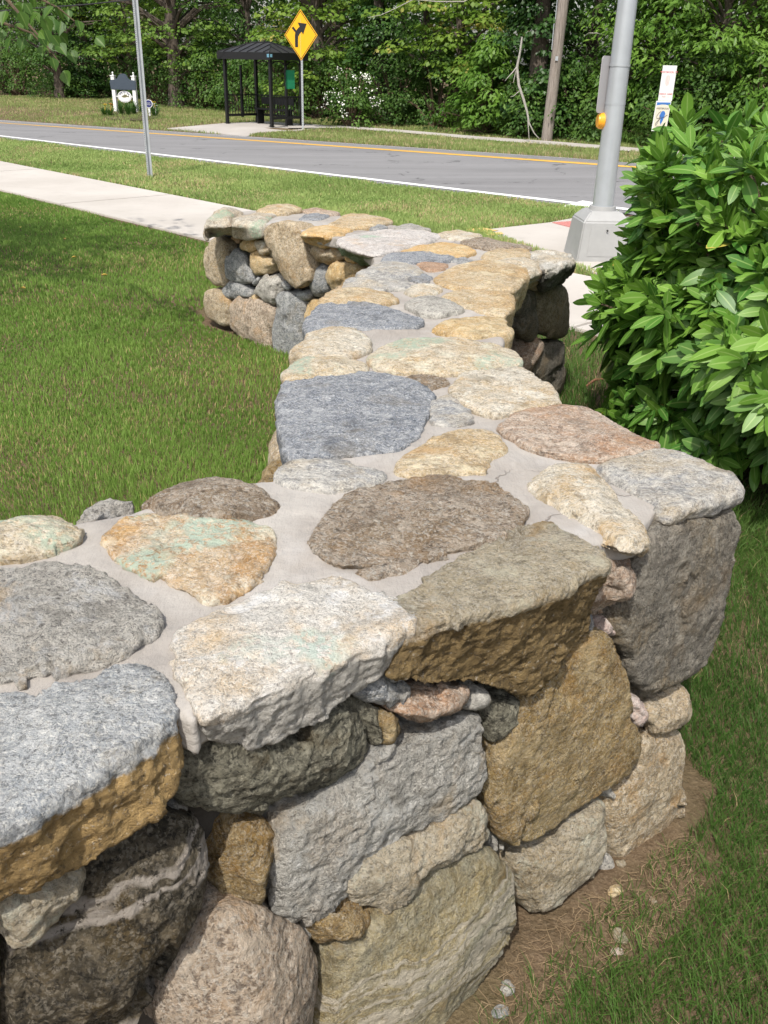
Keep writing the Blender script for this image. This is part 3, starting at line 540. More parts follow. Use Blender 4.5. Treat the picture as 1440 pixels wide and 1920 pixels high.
# --- mortar bed and rubble core
OUT = [(-170, 1625), (0, 1535), (190, 1425), (325, 1345), (345, 1362), (372, 1365), (385, 1345), (440, 1320), (600, 1240), (765, 1160), (785, 1158), (960, 1105), (1135, 1050), (1144, 1030), (1160, 1015), (1222, 1005), (1240, 985), (1262, 955), (1385, 903),
       (1330, 868), (1240, 838), (1150, 800), (1045, 757), (1015, 720), (972, 680), (958, 630), (955, 545), (980, 530), (1005, 512), (1068, 484), (1050, 472),
       (980, 462), (900, 448), (820, 433), (735, 416), (640, 401), (575, 391), (510, 388), (425, 395), (398, 402), (400, 410), (430, 410), (495, 418), (560, 431), (632, 447), (668, 460), (690, 482), (680, 510), (640, 540), (600, 572), (578, 605), (552, 652), (538, 695), (535, 835), (515, 882), (440, 900), (270, 935), (140, 962), (0, 1000), (-170, 1040)]
topo = np.vstack([[(-1.475, -.06, 0)], [on_plane(x, y, TOPN, TOPO) for x, y in OUT[1:-1]], [(-1.66, .70, 0)]])
def slab(name, loop, ztop, zbot, inset, mat, vox, noise_amp, sm, lab):
    """solid under a concave outline; the outline is pulled in by inset"""
    L = resample(np.asarray(loop)[:, :2], .05) if False else np.asarray(loop)[:, :2]
    a = np.roll(L, 1, 0); b = np.roll(L, -1, 0); t = b-a; t /= np.linalg.norm(t, axis=1, keepdims=True); nr = np.stack([-t[:, 1], t[:, 0]], 1)
    area = .5*np.sum(L[:, 0]*np.roll(L[:, 1], -1)-L[:, 1]*np.roll(L[:, 0], -1)); L = L+nr*inset*(1 if area > 0 else -1)
    bm = bmesh.new(); zt = lambda y: TOPO-.02*y
    up = [bm.verts.new((x, y, zt(y)+ztop)) for x, y in L]; dn = [bm.verts.new((x, y, zbot if zbot is not None and zbot > -1 else zt(y)+ztop-.055)) for x, y in L]
    k = len(L); fs = [bm.faces.new(up), bm.faces.new(dn[::-1])]
    for i in range(k): bm.faces.new((up[i], dn[i], dn[(i+1) % k], up[(i+1) % k]))
    bmesh.ops.recalc_face_normals(bm, faces=bm.faces); bmesh.ops.triangulate(bm, faces=bm.faces[:])
    me = bpy.data.meshes.new(name); bm.to_mesh(me); bm.free(); o = bpy.data.objects.new(name, me); COL.objects.link(o)
    m = o.modifiers.new('r', 'REMESH'); m.mode = 'VOXEL'; m.voxel_size = vox; s = o.modifiers.new('s', 'SMOOTH'); s.factor = .5; s.iterations = sm
    dg = bpy.context.evaluated_depsgraph_get(); dg.update(); me2 = bpy.data.meshes.new_from_object(o.evaluated_get(dg)); o.modifiers.clear(); o.data = me2; me2.name = name
    N = len(me2.vertices); V = np.empty(N*3, np.float32); me2.vertices.foreach_get('co', V); V = V.reshape(-1, 3).astype(float)
    NR = np.empty(N*3, np.float32); me2.vertex_normals.foreach_get('vector', NR); NR = NR.reshape(-1, 3)
    V += NR*(fbm(V+5, 5., 3)*noise_amp+fbm(V, 22., 3)*noise_amp*.3)[:, None]
    me2.vertices.foreach_set('co', V.astype(np.float32).ravel()); me2.polygons.foreach_set('use_smooth', np.ones(len(me2.polygons), bool))
    me2.materials.clear(); me2.materials.append(mat); me2.update(); o.parent = wall; o.location = -wall.location
    if lab: o['label'] = lab
slab('mortar', topo, -.006, None, .028, MORTAR, .0075, .006, 4, 'smooth grey mortar between the coping stones')
CORE_OUT = [(-1.50, .06), (.62, 1.73), (.58, 1.9), (.38, 2.25), (.34, 2.8), (.36, 3.4), (.40, 3.95), (.42, 4.3), (.80, 4.87), (.68, 4.93), (.2, 5.4), (-.5, 6.1), (-.95, 6.5), (-1.12, 6.3), (-1.1, 6.12), (-.1, 5.12), (-.02, 4.6), (-.1, 3.86), (-.2, 3.3), (-.21, 2.9), (-.2, 2.5), (-.13, 1.95), (-.2, 1.75), (-.6, 1.38), (-1.56, .62)]
slab('rubble_core', CORE_OUT, -.06, -.05, 0, CORE, .03, .02, 1, None)
# ------------------------------------------------------------------ terrain: the road is crowned, its far lane and the far side lie a little lower
RN = np.array([.6253, .7804]); RT = np.array([.7804, -.6253])
SK = np.array([-400, 11.25, 15.15, 18.25, 20.5, 800.]); SZ = np.array([0, 0, .06, -.18, -.19, -.19]); KK = np.array([0, 0, .022, .022, 0, 0])
def terrain(x, y):
    s = RN[0]*x+RN[1]*y
    return np.interp(s, SK, SZ)+np.interp(s, SK, KK)*np.clip(x, -14, 4)
def gpix(x, y, lift=0):                         # pixel ray against the terrain
    d = ray(x, y); lo, hi = .5, 400.; prev = .5
    for t in np.concatenate([np.arange(.5, 60, .05), np.arange(60, 400, 2)]):
        P = EYE+d*t
        if P[2] <= terrain(P[0], P[1])+lift: hi = t; lo = prev; break
        prev = t
    for _ in range(30):
        m = (lo+hi)/2; P = EYE+d*m
        if P[2] <= terrain(P[0], P[1])+lift: hi = m
        else: lo = m
    return EYE+d*hi
def st(s, t): p = RN*s+RT*t; return p
def strip(name, s_list, t_list, lift, mat, parent=None):
    V = []; ns, ntt = len(s_list), len(t_list)
    for t in t_list:
        for s in s_list:
            p = st(s, t); V.append((p[0], p[1], terrain(p[0], p[1])+lift))
    F_ = [(j*ns+i, (j+1)*ns+i, (j+1)*ns+i+1, j*ns+i+1) for j in range(ntt-1) for i in range(ns-1)]
    return np_mesh(name, V, F_, [4]*len(F_), mat, parent)
def ground_mat():
    g = NG('soil_and_thatch'); tc = g.node('TexCoord'); v = tc.outputs['Object']
    a = g.noise(v, 1.2, 5, .6); b = g.noise(v, 26., 6, .7); c2 = g.noise(v, 110., 4, .7)
    c = g.mix(g.ramp(b, .35, .68), (.10, .065, .04), (.20, .14, .09)); c = g.mix(g.math('MULTIPLY', g.ramp(c2, .5, .68), .6), c, (.30, .225, .15))
    c = g.mix(g.math('MULTIPLY', g.ramp(a, .42, .60), .35), c, (.10, .10, .04))
    return g.set(color=c, rough=.95, spec=.1, normal=g.bump(g.math('ADD', b, g.math('MULTIPLY', c2, .5)), .9, .02))
def asphalt_mat():
    g = NG('worn_asphalt'); v = g.node('TexCoord').outputs['Object']
    mp = g.node('Mapping', {'Vector': v, 'Rotation': (0, 0, R(38.7)), 'Scale': (.12, 1.3, 1)}).outputs[0]
    a = g.noise(mp, 1.5, 5, .6); b = g.noise(v, 2.2, 6, .7); gr = g.noise(v, 150., 3, .7)
    c = g.mix(g.ramp(a, .35, .68), (.165, .162, .165), (.225, .222, .225)); c = g.mix(g.math('MULTIPLY', g.ramp(b, .52, .70), .35), c, (.13, .128, .13))
    c = g.mix(g.math('MULTIPLY', g.ramp(gr, .4, .7), .35), c, (.32, .31, .31))
    vo = g.node('TexVoronoi', {'Scale': .35}, feature='DISTANCE_TO_EDGE'); wn = g.node('TexNoise', {'Scale': 1.5, 'Detail': 6.}); g.t.links.new(v, wn.inputs['Vector'])
    g.t.links.new(g.node('VectorMath', {0: v, 1: g.node('VectorMath', {0: wn.outputs['Color'], 3: 1.1}, operation='SCALE').outputs[0]}, operation='ADD').outputs[0], vo.inputs['Vector'])
    c = g.mix(g.math('MULTIPLY', g.math('MULTIPLY', g.ramp(vo.outputs['Distance'], .012, .003), g.ramp(b, .5, .56)), .7), c, (.06, .06, .06))
    return g.set(color=c, rough=.85, spec=.3, normal=g.bump(gr, .4, .006))
def paint_mat(name, col, under, wear=.35):
    g = NG(name); v = g.node('TexCoord').outputs['Object']; n = g.noise(v, 38., 6, .75); n2 = g.noise(v, 3., 4, .6)
    f = g.math('MULTIPLY', g.ramp(g.math('ADD', n, g.math('MULTIPLY', n2, .5)), .92, 1.02), wear)
    c = g.mix(f, col, under); return g.set(color=c, rough=.75)
def concrete_mat(name='broom_finished_concrete', a=(.43, .395, .355), b=(.51, .475, .435)):
    g = NG(name); v = g.node('TexCoord').outputs['Object']; n = g.noise(v, .7, 6, .6); m = g.noise(v, 5., 6, .7); gr = g.noise(v, 160., 3, .7)
    c = g.mix(g.ramp(n, .35, .65), a, b); c = g.mix(g.math('MULTIPLY', g.ramp(m, .55, .72), .4), c, tuple(q*.78 for q in a)); c = g.mix(g.math('MULTIPLY', g.ramp(gr, .55, .75), .2), c, (.30, .28, .25))
    return g.set(color=c, rough=.9, normal=g.bump(g.math('ADD', gr, m), .2, .004))
GROUND, ASPH, CONC = ground_mat(), asphalt_mat(), concrete_mat()
CONC_F = concrete_mat('far_path_concrete', (.36, .33, .30), (.43, .40, .37))
WPAINT = paint_mat('white_road_paint', (.78, .78, .77), (.24, .235, .23), .5); YPAINT = paint_mat('yellow_road_paint', (.72, .40, .05), (.24, .21, .16), .5)
T_ = list(np.arange(-60, 60.1, 1.)); far = [-900, -400, -150]
ground = strip('ground', [-900, -200, -60, -20, -8, -2, 2, 6, 11.25, 13.2, 15.15, 16.7, 18.25, 20.5, 30, 45, 80, 250, 1000], far+T_+[150, 400, 900], 0, GROUND); tag(ground, kind='structure')
road = strip('road', [10.95, 11.25, 13.2, 15.15, 16.7, 18.25, 18.35], [-150]+T_+[150], .010, ASPH); tag(road, kind='structure')
for i, (s0, s1, m) in enumerate([(11.22, 11.37, WPAINT), (14.98, 15.12, YPAINT), (15.22, 15.36, YPAINT), (18.0, 18.1, WPAINT)]):
    o = strip('road_marking', [s0, s1], [-150]+T_+[150], .016, m); tag(o, kind='structure')
def pix_sheet(name, px, lift, mat, th=0, kind='structure'):
    P = [gpix(x, y) for x, y in px]; m = MB(); a = [(p[0], p[1], terrain(p[0], p[1])+lift) for p in P]
    if th: m.loft([[(p[0], p[1], p[2]-th) for p in a], a])
    else: m.add(a, [tuple(range(len(a)))])
    o = m.build(name, mat); return tag(o, kind=kind)
WZ = [(1050, 391), (1092, 379), (1122, 384), (1150, 392), (1140, 402), (1112, 400)]
P = [gpix(*p) for p in WZ]; m = MB(); m.add([(p[0], p[1], terrain(p[0], p[1])+.021) for p in P], [tuple(range(len(P)))]); tag(m.build('road_marking', WPAINT), kind='structure')
# near sidewalk: slabs between x+y = 7.40 and 9.56, with open joints
q2 = math.sqrt(2)
def uv45(s, t): return ((s+t*q2)/2, (s-t*q2)/2)        # s = x+y, t = (x-y)/sqrt2
m = MB(); tj = -10.78-3.66*9
while tj < 26:
    a = [uv45(7.40, tj+.008), uv45(9.56, tj+.008), uv45(9.56, tj+3.652), uv45(7.40, tj+3.652)]
    m.loft([[(x, y, -.06) for x, y in a], [(x, y, .022) for x, y in a]]); tj += 3.66
tag(m.build('sidewalk', CONC, bevel=.006), kind='structure')
# concrete ramp between the sidewalk and the road, with its red tactile panel and the surveyor's yellow paint
RAMP = [uv45(9.57, -4.1), uv45(9.57, -2.3), (2.6, 8.1), (5.5, 9.3), (7.2, 9.3), (4.6, 10.3), tuple(gpix(1112, 402)[:2]), tuple(gpix(1088, 409)[:2]), tuple(gpix(1030, 420)[:2]), tuple(gpix(905, 434)[:2])]
m = MB(); m.loft([[(x, y, -.05) for x, y in RAMP], [(x, y, .018) for x, y in RAMP]]); tag(m.build('pavement', CONC), kind='structure')
TACT = plain('red_tactile_panel', (.48, .20, .18), .8, var=.1, scale=30)
def bumps(poly, n, lift):
    m = MB(); m.loft([[(p[0], p[1], lift-.02) for p in poly], [(p[0], p[1], lift) for p in poly]]); a, b, c, d = [np.array(p[:2]) for p in poly]
    for i in range(n):
        for j in range(n):
            u, v = (i+.5)/n, (j+.5)/n; p = (a*(1-u)+b*u)*(1-v)+(d*(1-u)+c*u)*v; m.sphere((p[0], p[1], lift), .013, 6, 3, .5)
    return m
tp = [gpix(x, y)[:2] for x, y in [(1035, 421), (1090, 418), (1150, 432), (1092, 436)]]
tag(bumps([tuple(p) for p in tp], 12, .026).build('tactile_paving', TACT), kind='structure')
YS = paint_mat('yellow_survey_paint', (.62, .42, .16), (.45, .42, .37), .75)
for px in [[(872, 434), (905, 431), (935, 436), (912, 440), (880, 438)], [(905, 442), (940, 439), (944, 443), (915, 446)]]:
    P = [gpix(*p) for p in px]; m = MB(); m.add([(p[0], p[1], .024) for p in P], [tuple(range(len(P)))]); tag(m.build('road_marking', YS), kind='structure')
# far side: pad under the shelter and the far path
pad = [(310, 242), (420, 232), (500, 229), (560, 233), (640, 238), (560, 246), (488, 249), (463, 257), (395, 250)]
pix_sheet('pavement', pad, .02, CONC_F, .05)
def path_line(px): return [gpix(*p) for p in px]
hi = path_line([(540, 237), (640, 237.5), (760, 246), (900, 258), (1020, 266), (1150, 276), (1300, 288), (1460, 300)]); lo = path_line([(540, 242), (640, 242), (760, 251), (900, 264), (1020, 273), (1150, 283.5), (1300, 296), (1460, 309)])
V = [(p[0], p[1], terrain(p[0], p[1])+.03) for a in zip(hi, lo) for p in a]; k = len(hi)
tag(np_mesh('path', V, [(2*i, 2*i+1, 2*i+3, 2*i+2) for i in range(k-1)], [4]*(k-1), CONC_F), kind='structure')

# ------------------------------------------------------------------ grass
def leafy(name, c1, c2, c3=None, trans=.3, rough=.55, mid=None, spec=.3, pscale=.8):
    """leaf or blade: colour by the per-leaf value 'tone' and by broad patches; light passes through"""
    g = NG(name); at = g.node('Attribute', attribute_name='tone'); v = g.node('TexCoord').outputs['Object']
    pn = g.noise(v, pscale, 4, .6)
    f = g.math('ADD', g.math('MULTIPLY', at.outputs['Fac'], .75), g.math('MULTIPLY', g.math('SUBTRACT', pn, .5), 1.1))
    c = g.mix(f, c1, c2)
    if c3: c = g.mix(g.ramp(at.outputs['Fac'], .86, .92), c, c3)
    if mid:
        am = g.node('Attribute', attribute_name='across'); c = g.mix(g.math('MULTIPLY', g.ramp(am.outputs['Fac'], .16, .03), .6), c, mid)
    g.set(color=c, rough=rough, spec=spec)
    tr = g.node('BsdfTranslucent', {'Color': g.mix(.5, c, (.35, .42, .03), 'MULTIPLY') if False else c}); ms = g.node('MixShader', {0: trans, 1: g.b.outputs[0], 2: tr.outputs[0]})
    g.t.links.new(ms.outputs[0], g.n['Material Output'].inputs[0]); return g.mat
def wall_foot(x, y): return in_poly(x, y, FOOT)
FOOT = [(-1.7, -.25), (.80, 1.66), (.80, 1.9), (.52, 2.3), (.42, 2.8), (.45, 3.9), (.6, 4.3), (.97, 4.92), (.8, 5.1), (.2, 5.55), (-.5, 6.25), (-.95, 6.6), (-1.27, 6.4), (-1.25, 6.05), (-.13, 4.92), (-.10, 4.6), (-.18, 3.86), (-.28, 3.3), (-.30, 2.9), (-.28, 2.5), (-.22, 1.95), (-.3, 1.75), (-.7, 1.45), (-1.7, .65)]
def grass(name, poly, dens, h, wd, mat, label, reject=None, lean=.5, seed=1, cell=1., clump=0., segs=2, dry=.06):
    lr = np.random.default_rng(seed); poly = np.asarray(poly); lo, hi_ = poly.min(0), poly.max(0); X = []
    gx = np.arange(lo[0], hi_[0], cell); gy = np.arange(lo[1], hi_[1], cell)
    for a in gx:
        for b in gy:
            dd = dens(math.hypot(a+cell/2, b+cell/2)); k = int(dd*cell*cell)
            X.append(np.stack([lr.uniform(a, a+cell, k), lr.uniform(b, b+cell, k)], 1))
    X = np.vstack(X); X = X[in_poly(X[:, 0], X[:, 1], poly)]
    if reject is not None: X = X[~reject(X[:, 0], X[:, 1], lr)]
    if clump:
        nn = fbm(np.column_stack([X, X[:, :1]*0]), 9., 3); X = X[nn+lr.normal(size=len(X))*.35 > -clump]
    n = len(X); z = terrain(X[:, 0], X[:, 1]); P0 = np.column_stack([X, z]); dist = np.hypot(X[:, 0], X[:, 1])
    pn = fbm(P0, 1.7, 3); hh = h*(1+.35*pn)*lr.uniform(.55, 1.25, n); ww = wd*lr.uniform(.7, 1.3, n)*np.clip(dist/3., .75, 4)
    th = lr.uniform(0, 2*math.pi, n); ax = np.column_stack([np.cos(th), np.sin(th), th*0])
    flow = fbm(P0+40, .9, 2)*3; ld = lr.uniform(0, 2*math.pi, n)*.75+flow; le = lr.uniform(.1, 1., n)*lean*hh
    L = np.column_stack([np.cos(ld)*le, np.sin(ld)*le, np.zeros(n)]); up = np.array([0, 0, 1.])
    a = ax*ww[:, None]*.5; z1 = np.zeros((n, 1))
    m1 = P0+L*.32+up*(hh*.58)[:, None]; tp = P0+L+up*(hh*np.sqrt(np.clip(1-(.6*le/hh)**2, .25, 1)))[:, None]
    V = np.stack([P0-a, P0+a, m1-a*.8, m1+a*.8, tp], 1).reshape(-1, 3); b = np.arange(n)*5
    fl = np.concatenate([np.stack([b, b+1, b+3, b+2], 1).reshape(-1, 4), ], 0); f3 = np.stack([b+2, b+3, b+4], 1)
    flat = np.concatenate([fl.ravel(), f3.ravel()]); lp = np.concatenate([np.full(n, 4), np.full(n, 3)])
    tone = np.clip(.45+.28*pn+lr.normal(size=n)*.16, 0, .84); tone[lr.uniform(size=n) < dry*(1+2.2*np.clip(fbm(P0+11, 1.1, 2), -.4, 1))] = 1.
    o = np_mesh(name, V, flat, lp, mat, attrs={'tone': np.repeat(tone, 5)}); print(name, n)
    return tag(o, label, 'grass', kind='stuff')
LAWN = leafy('lawn_grass_blades', (.145, .26, .045), (.31, .45, .105), (.52, .42, .20), .46)
LAWNR = leafy('deep_green_grass_blades', (.075, .165, .032), (.175, .285, .065), (.48, .38, .20), .45)  # deeper, cooler green of the longer grass
VERGE = leafy('verge_grass_blades', (.25, .37, .10), (.45, .53, .19), (.58, .48, .26), .42, pscale=.6)
VERGEF = leafy('far_verge_grass_blades', (.21, .30, .08), (.40, .45, .17), (.56, .46, .26), .4, pscale=.5)
def side_rej(x, y, lr): return (x+y > 7.36)
LL = [(-7.6, 14.9), (-.2, 7.5), (.9, 6.4), (.5, 5.35), (-.3, 6.2), (-.9, 6.7), (-1.4, 6.4), (-.2, 4.9), (-.1, 3), (-.2, 1.7), (-1.9, .4), (-5, 1.5), (-9, 9)]
grass('lawn', LL, lambda d: 19000 if d < 3.2 else 14000 if d < 4.6 else 8000 if d < 7 else 4200, .031, .0030, LAWN, 'mown dark green lawn inside the wall', lambda x, y, lr: wall_foot(x, y) | side_rej(x, y, lr) | (x < -.47*y-.7), .55, 1)
BARE = np.array([gpix(*p)[:2] for p in [(850, 1960), (930, 1850), (985, 1745), (1060, 1712), (1140, 1650), (1190, 1610), (1285, 1560), (1320, 1660), (1270, 1760), (1180, 1800), (1090, 1860), (1010, 1930), (960, 2000)]])
def bare_rej(x, y, lr):
    w = fbm(np.column_stack([x, y, x*0]), 7., 4)*.10
    return wall_foot(x, y) | (in_poly(x+w, y+w, BARE) & (lr.uniform(size=len(x)) < .74)) | (x > .50*y+.8) | side_rej(x, y, lr)
RL = [(.1, .3), (.2, 1.1), (.85, 1.75), (.5, 2.3), (.45, 4.2), (1.0, 4.9), (.6, 5.4), (.9, 6.5), (2.4, 5.0), (5, 2.4), (4, .4)]
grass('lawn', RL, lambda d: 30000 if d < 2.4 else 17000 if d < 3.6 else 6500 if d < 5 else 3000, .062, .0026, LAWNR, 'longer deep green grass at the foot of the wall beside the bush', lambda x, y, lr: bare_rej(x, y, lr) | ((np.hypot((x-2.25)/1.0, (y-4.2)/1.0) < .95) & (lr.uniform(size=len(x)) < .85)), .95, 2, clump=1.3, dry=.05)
VL = [uv45(9.60, -40), uv45(9.60, -3.95), tuple(gpix(905, 432)[:2]), tuple(gpix(1030, 418)[:2]), tuple(gpix(1086, 408)[:2]), tuple(st(11.0, -5.2)), tuple(st(11.03, -40))]
def verge_rej(x, y, lr):
    s = RN[0]*x+RN[1]*y; w = fbm(np.column_stack([x, y, x*0]), 3., 3)*.06
    return (s > 11.06+w) | (x+y < 9.60+abs(w)*.5) | (x < -.5*y-1)
grass('verge', VL, lambda d: 4400 if d < 13 else 2800 if d < 17 else 1700, .046, .0034, VERGE, 'mown yellowish grass strip between the sidewalk and the road', verge_rej, .6, 3, dry=.13)
grass('verge', [uv45(9.58, -2.1), uv45(9.58, 4), (5.4, 9.1), (2.7, 8.0)], lambda d: 2600, .07, .004, VERGE, 'small grass triangle between the sidewalk and the ramp', None, .7, 4, dry=.15)
PADW = [tuple(gpix(*p)[:2]) for p in pad]; PATHW = [tuple(p[:2]) for p in hi]+[tuple(p[:2]) for p in lo[::-1]]
def farv_rej(x, y, lr):
    s = RN[0]*x+RN[1]*y
    return (s < 18.42+fbm(np.column_stack([x, y, x*0]), 2., 3)*.08) | in_poly(x, y, PADW) | in_poly(x, y, PATHW) | (np.abs(x) > .5*y+3)
grass('verge', [tuple(st(18.3, -30)), tuple(st(18.3, 8)), tuple(st(22.3, 8)), tuple(st(22.6, -3)), tuple(st(24.5, -12)), tuple(st(34, -22)), tuple(st(36, -44)), tuple(st(18.3, -44))], lambda d: 700 if d < 27 else 420 if d < 36 else 220, .075, .0034, VERGEF, 'patchy grass verge on the far side of the road', farv_rej, .6, 5, dry=.15)
# loose straw on the bare soil and the litter under the bush
def litter(name, poly, n, ln, wd, mat, label, cat, seed):
    lr = np.random.default_rng(seed); poly = np.asarray(poly); X = lr.uniform(poly.min(0), poly.max(0), (n*4, 2)); X = X[in_poly(X[:, 0], X[:, 1], poly) & ~wall_foot(X[:, 0], X[:, 1])][:n]; n = len(X)
    th = lr.uniform(0, 2*math.pi, n); d = np.column_stack([np.cos(th), np.sin(th), lr.normal(size=n)*.18]); l = (ln*lr.uniform(.4, 1.3, n))[:, None]; s = np.column_stack([-np.sin(th), np.cos(th), th*0])*wd*.5
    c = np.column_stack([X, terrain(X[:, 0], X[:, 1])+.006+lr.uniform(0, .012, n)]); bend = np.column_stack([-np.sin(th), np.cos(th), np.full(n, .15)])*(lr.normal(size=n)*ln*.15)[:, None]
    V = np.stack([c-d*l/2-s, c-d*l/2+s, c+bend-s, c+bend+s, c+d*l/2-s*.5, c+d*l/2+s*.5], 1).reshape(-1, 3); b = np.arange(n)*6
    fl = np.stack([np.stack([b, b+1, b+3, b+2], 1), np.stack([b+2, b+3, b+5, b+4], 1)], 1).reshape(-1, 4)
    o = np_mesh(name, V, fl, [4]*len(fl), mat, attrs={'tone': np.repeat(lr.uniform(0, .8, n), 6)}); return tag(o, label, cat, kind='stuff')
STRAW = leafy('dry_straw', (.22, .15, .085), (.40, .30, .18), None, .15)
litter('straw', BARE, 420, .036, .0013, STRAW, 'dry straw scattered over the bare soil at the wall foot', 'straw', 6)
litter('straw', [tuple(gpix(*p)[:2]) for p in [(1060, 720), (1150, 640), (1440, 700), (1440, 960), (1240, 830)]], 1500, .06, .003, leafy('brown_leaf_litter', (.10, .06, .03), (.26, .17, .09), None, .1), 'brown leaf litter under the rhododendron', 'litter', 7)
# ------------------------------------------------------------------ street furniture and signs
STEEL = plain('galvanised_steel', (.50, .53, .56), .38, .55, .16, 6); DARK = plain('black_powder_coat', (.012, .012, .013), .42, .2, .2, 10); HOLE = plain('dark_hole', (.03, .03, .03), .9)
WHITE = plain('white_paint', (.76, .76, .75), .5, var=.04); CONG = plain('grey_cast_housing', (.34, .34, .335), .6, .1, .16, 9)
AMBER = plain('amber_plastic', (.80, .36, .02), .35, var=.04); BLACKP = plain('black_sign_ink', (.015, .015, .015), .6); YELLOW = plain('yellow_reflective_sheet', (.83, .43, .01), .45, var=.03)
# perforated U-channel post on the near verge
g0 = gpix(282, 335); post = empty('sign_post', g0, 'bare galvanised channel post full of punched holes in the near grass strip', 'post', rz=R(-20))
m = MB(); w_, d_, t_ = .045, .03, .004
prof = [(-w_, 0), (-w_*.42, 0), (-w_*.30, d_), (w_*.30, d_), (w_*.42, 0), (w_, 0), (w_, -t_), (w_*.36, -t_), (w_*.26, d_-t_), (-w_*.26, d_-t_), (-w_*.36, -t_), (-w_, -t_)]
m.loft([[(x, y, -.3) for x, y in prof], [(x, y, 3.4) for x, y in prof]]); m.mi = 1
for i in range(132):
    z = .03+i*.0254
    for x in (-w_*.72,): m.add([(x+.0055*math.cos(a), -t_-.0012, z+.0055*math.sin(a)) for a in np.linspace(0, 2*math.pi, 7)[:-1]], [tuple(range(6))])
m.build('channel', [STEEL, HOLE], post)
# crossing signal pole with its cast base, sign and push button
b0 = gpix(1112, 492); zb = b0[2]; cx, cyy = b0[0]+.07, b0[1]+.20; pole = empty('signal_pole', (cx, cyy, zb), 'tall silver crossing pole on a square cast base beside the bush', 'signal pole', rz=R(4))
m = MB(); m.tube([(0, 0, .44), (0, 0, 2.0), (0, 0, 4.6)], [.094, .082, .066], 20); m.build('shaft', STEEL, pole, True)
m = MB(); m.tube([(0, 0, .43), (0, 0, .475)], [.125, .118], 20); m.build('collar', CONG, pole, True)
def sq(a, z): return [(-a, -a, z), (a, -a, z), (a, a, z), (-a, a, z)]
m = MB(); m.loft([sq(.255, -.05), sq(.255, .02), sq(.215, .36), sq(.14, .44)]); m.build('pedestal', CONG, pole, bevel=.012)
m = MB(); m.prism([(-.17, .0), (.17, .0), (.145, .27), (-.145, .27)], (0, -.2535, .06), (1, 0, 0), (0, .118, .993), .01); dr = m.build('access_door', CONG, pole, bevel=.003)
m = MB(); m.tube([(0, -.237, .29), (0, -.246, .289)], .009, 8); m.build('screw', HOLE, dr)
def rrect(a, b, r, n=5):
    p = []
    for cx_, cy_, t0 in ((a-r, b-r, 0), (-a+r, b-r, 90), (-a+r, -b+r, 180), (a-r, -b+r, 270)):
        p += [(cx_+r*math.cos(R(t0+90*i/n)), cy_+r*math.sin(R(t0+90*i/n))) for i in range(n+1)]
    return p
sg = R(-62); ux = (math.cos(sg), -math.sin(sg)*-1, 0)
SIGNB = plain('grey_sign_back', (.42, .41, .42), .55, .2, .06, 6)
m = MB(); m.prism(rrect(.105, .225, .03), (-.085, .02, 1.475), (.80, .60, 0), (0, 0, 1), .006); sp_ = m.build('sign_panel', SIGNB, pole); [(lambda mm: (mm.tube([(0, 0, z_), (0, 0, z_+.02)], [.090, .090], 20), mm.build('strap', STEEL, pole, True)))(MB()) for z_ in (1.32, 1.62)]; sp_['label'] = 'grey back of a rounded rectangular sign'
m = MB(); m.tube([(-.05, .02, 1.185), (-.085, .02, 1.185)], [.045, .045], 16); m.tube([(-.08, .02, 1.185), (-.12, .02, 1.185)], [.068, .065], 20); m.tube([(-.118, .02, 1.185), (-.135, .02, 1.185)], [.058, .052], 20); m.build('push_button', AMBER, pole, True)
# wooden utility pole
u0 = gpix(1024, 265); wood = NG('weathered_pole_wood'); v = wood.node('TexCoord').outputs['Object']; mp = wood.node('Mapping', {'Vector': v, 'Scale': (26, 26, 1.4)}).outputs[0]; n = wood.noise(mp, 1.6, 6, .7); n2 = wood.noise(v, 3., 5)
cc = wood.mix(wood.ramp(n, .36, .66), (.15, .125, .105), (.33, .29, .255)); cc = wood.mix(wood.math('MULTIPLY', wood.ramp(n2, .5, .7), .5), cc, (.22, .18, .15)); WOOD = wood.set(color=cc, rough=.9, normal=wood.bump(n, .6, .02))
up_ = empty('utility_pole', u0, 'weathered grey wooden utility pole across the road', 'utility pole')
m = MB(); m.tube([(0, 0, -.3), (.10, 0, 3), (.30, 0, 9)], [.150, .138, .11], 14); m.build('pole', WOOD, up_, True)
m = MB(); [m.tube([(-.155+.035*z, -.02, z), (-.155+.035*z, -.02, z+.6)], .012, 6) for z in (2.2, 2.9)]; m.box((.05, -.16, 2.0), (.07, .02, .10)); m.build('cable_clip', STEEL, up_)
# overhead cable
wm = MB(); a = EYE+ray(40, 17)*30; b_ = EYE+ray(300, -6)*26; c_ = EYE+ray(720, -70)*24
wm.tube([a+(a-b_)*2, a, (a+b_)/2-np.array([0, 0, .03]), b_, c_], .018, 6); tag(wm.build('overhead_cable', plain('black_cable', (.02, .02, .02), .6)), 'thin dark overhead cable across the top left of the trees', 'cable')
# curve warning sign
c0 = gpix(568, 243); cs = empty('warning_sign', c0, 'yellow diamond side road warning sign on a galvanised post', 'road sign'); k = depth_of(c0)/FPX
m = MB(); m.box((0, 0, 206*k*.89/2), (.055, .04, 206*k*.89)); m.mi = 1
for i in range(36): m.add([(-.008+.016*(q in (1, 2)), -.0215, .06+i*.065+.012*(q > 1)) for q in range(4)], [(0, 1, 2, 3)])
m.build('post', [STEEL, HOLE], cs)
an = R(-42); ux = Vector((math.cos(an), -math.sin(an), 0)); nz = Vector((-.62, -.785, 0)).normalized(); ux = Vector((0, 0, 1)).cross(nz)*1; uz = Vector((0, 0, 1)); D = 41*k; O = Vector((0, 0, (243-66.5)*k*.89))+nz*.03
def dia(r): return [(0, -r), (r, 0), (0, r), (-r, 0)]
m = MB(); m.prism(dia(D), O, ux, uz, .004); pn = m.build('panel', YELLOW, cs)
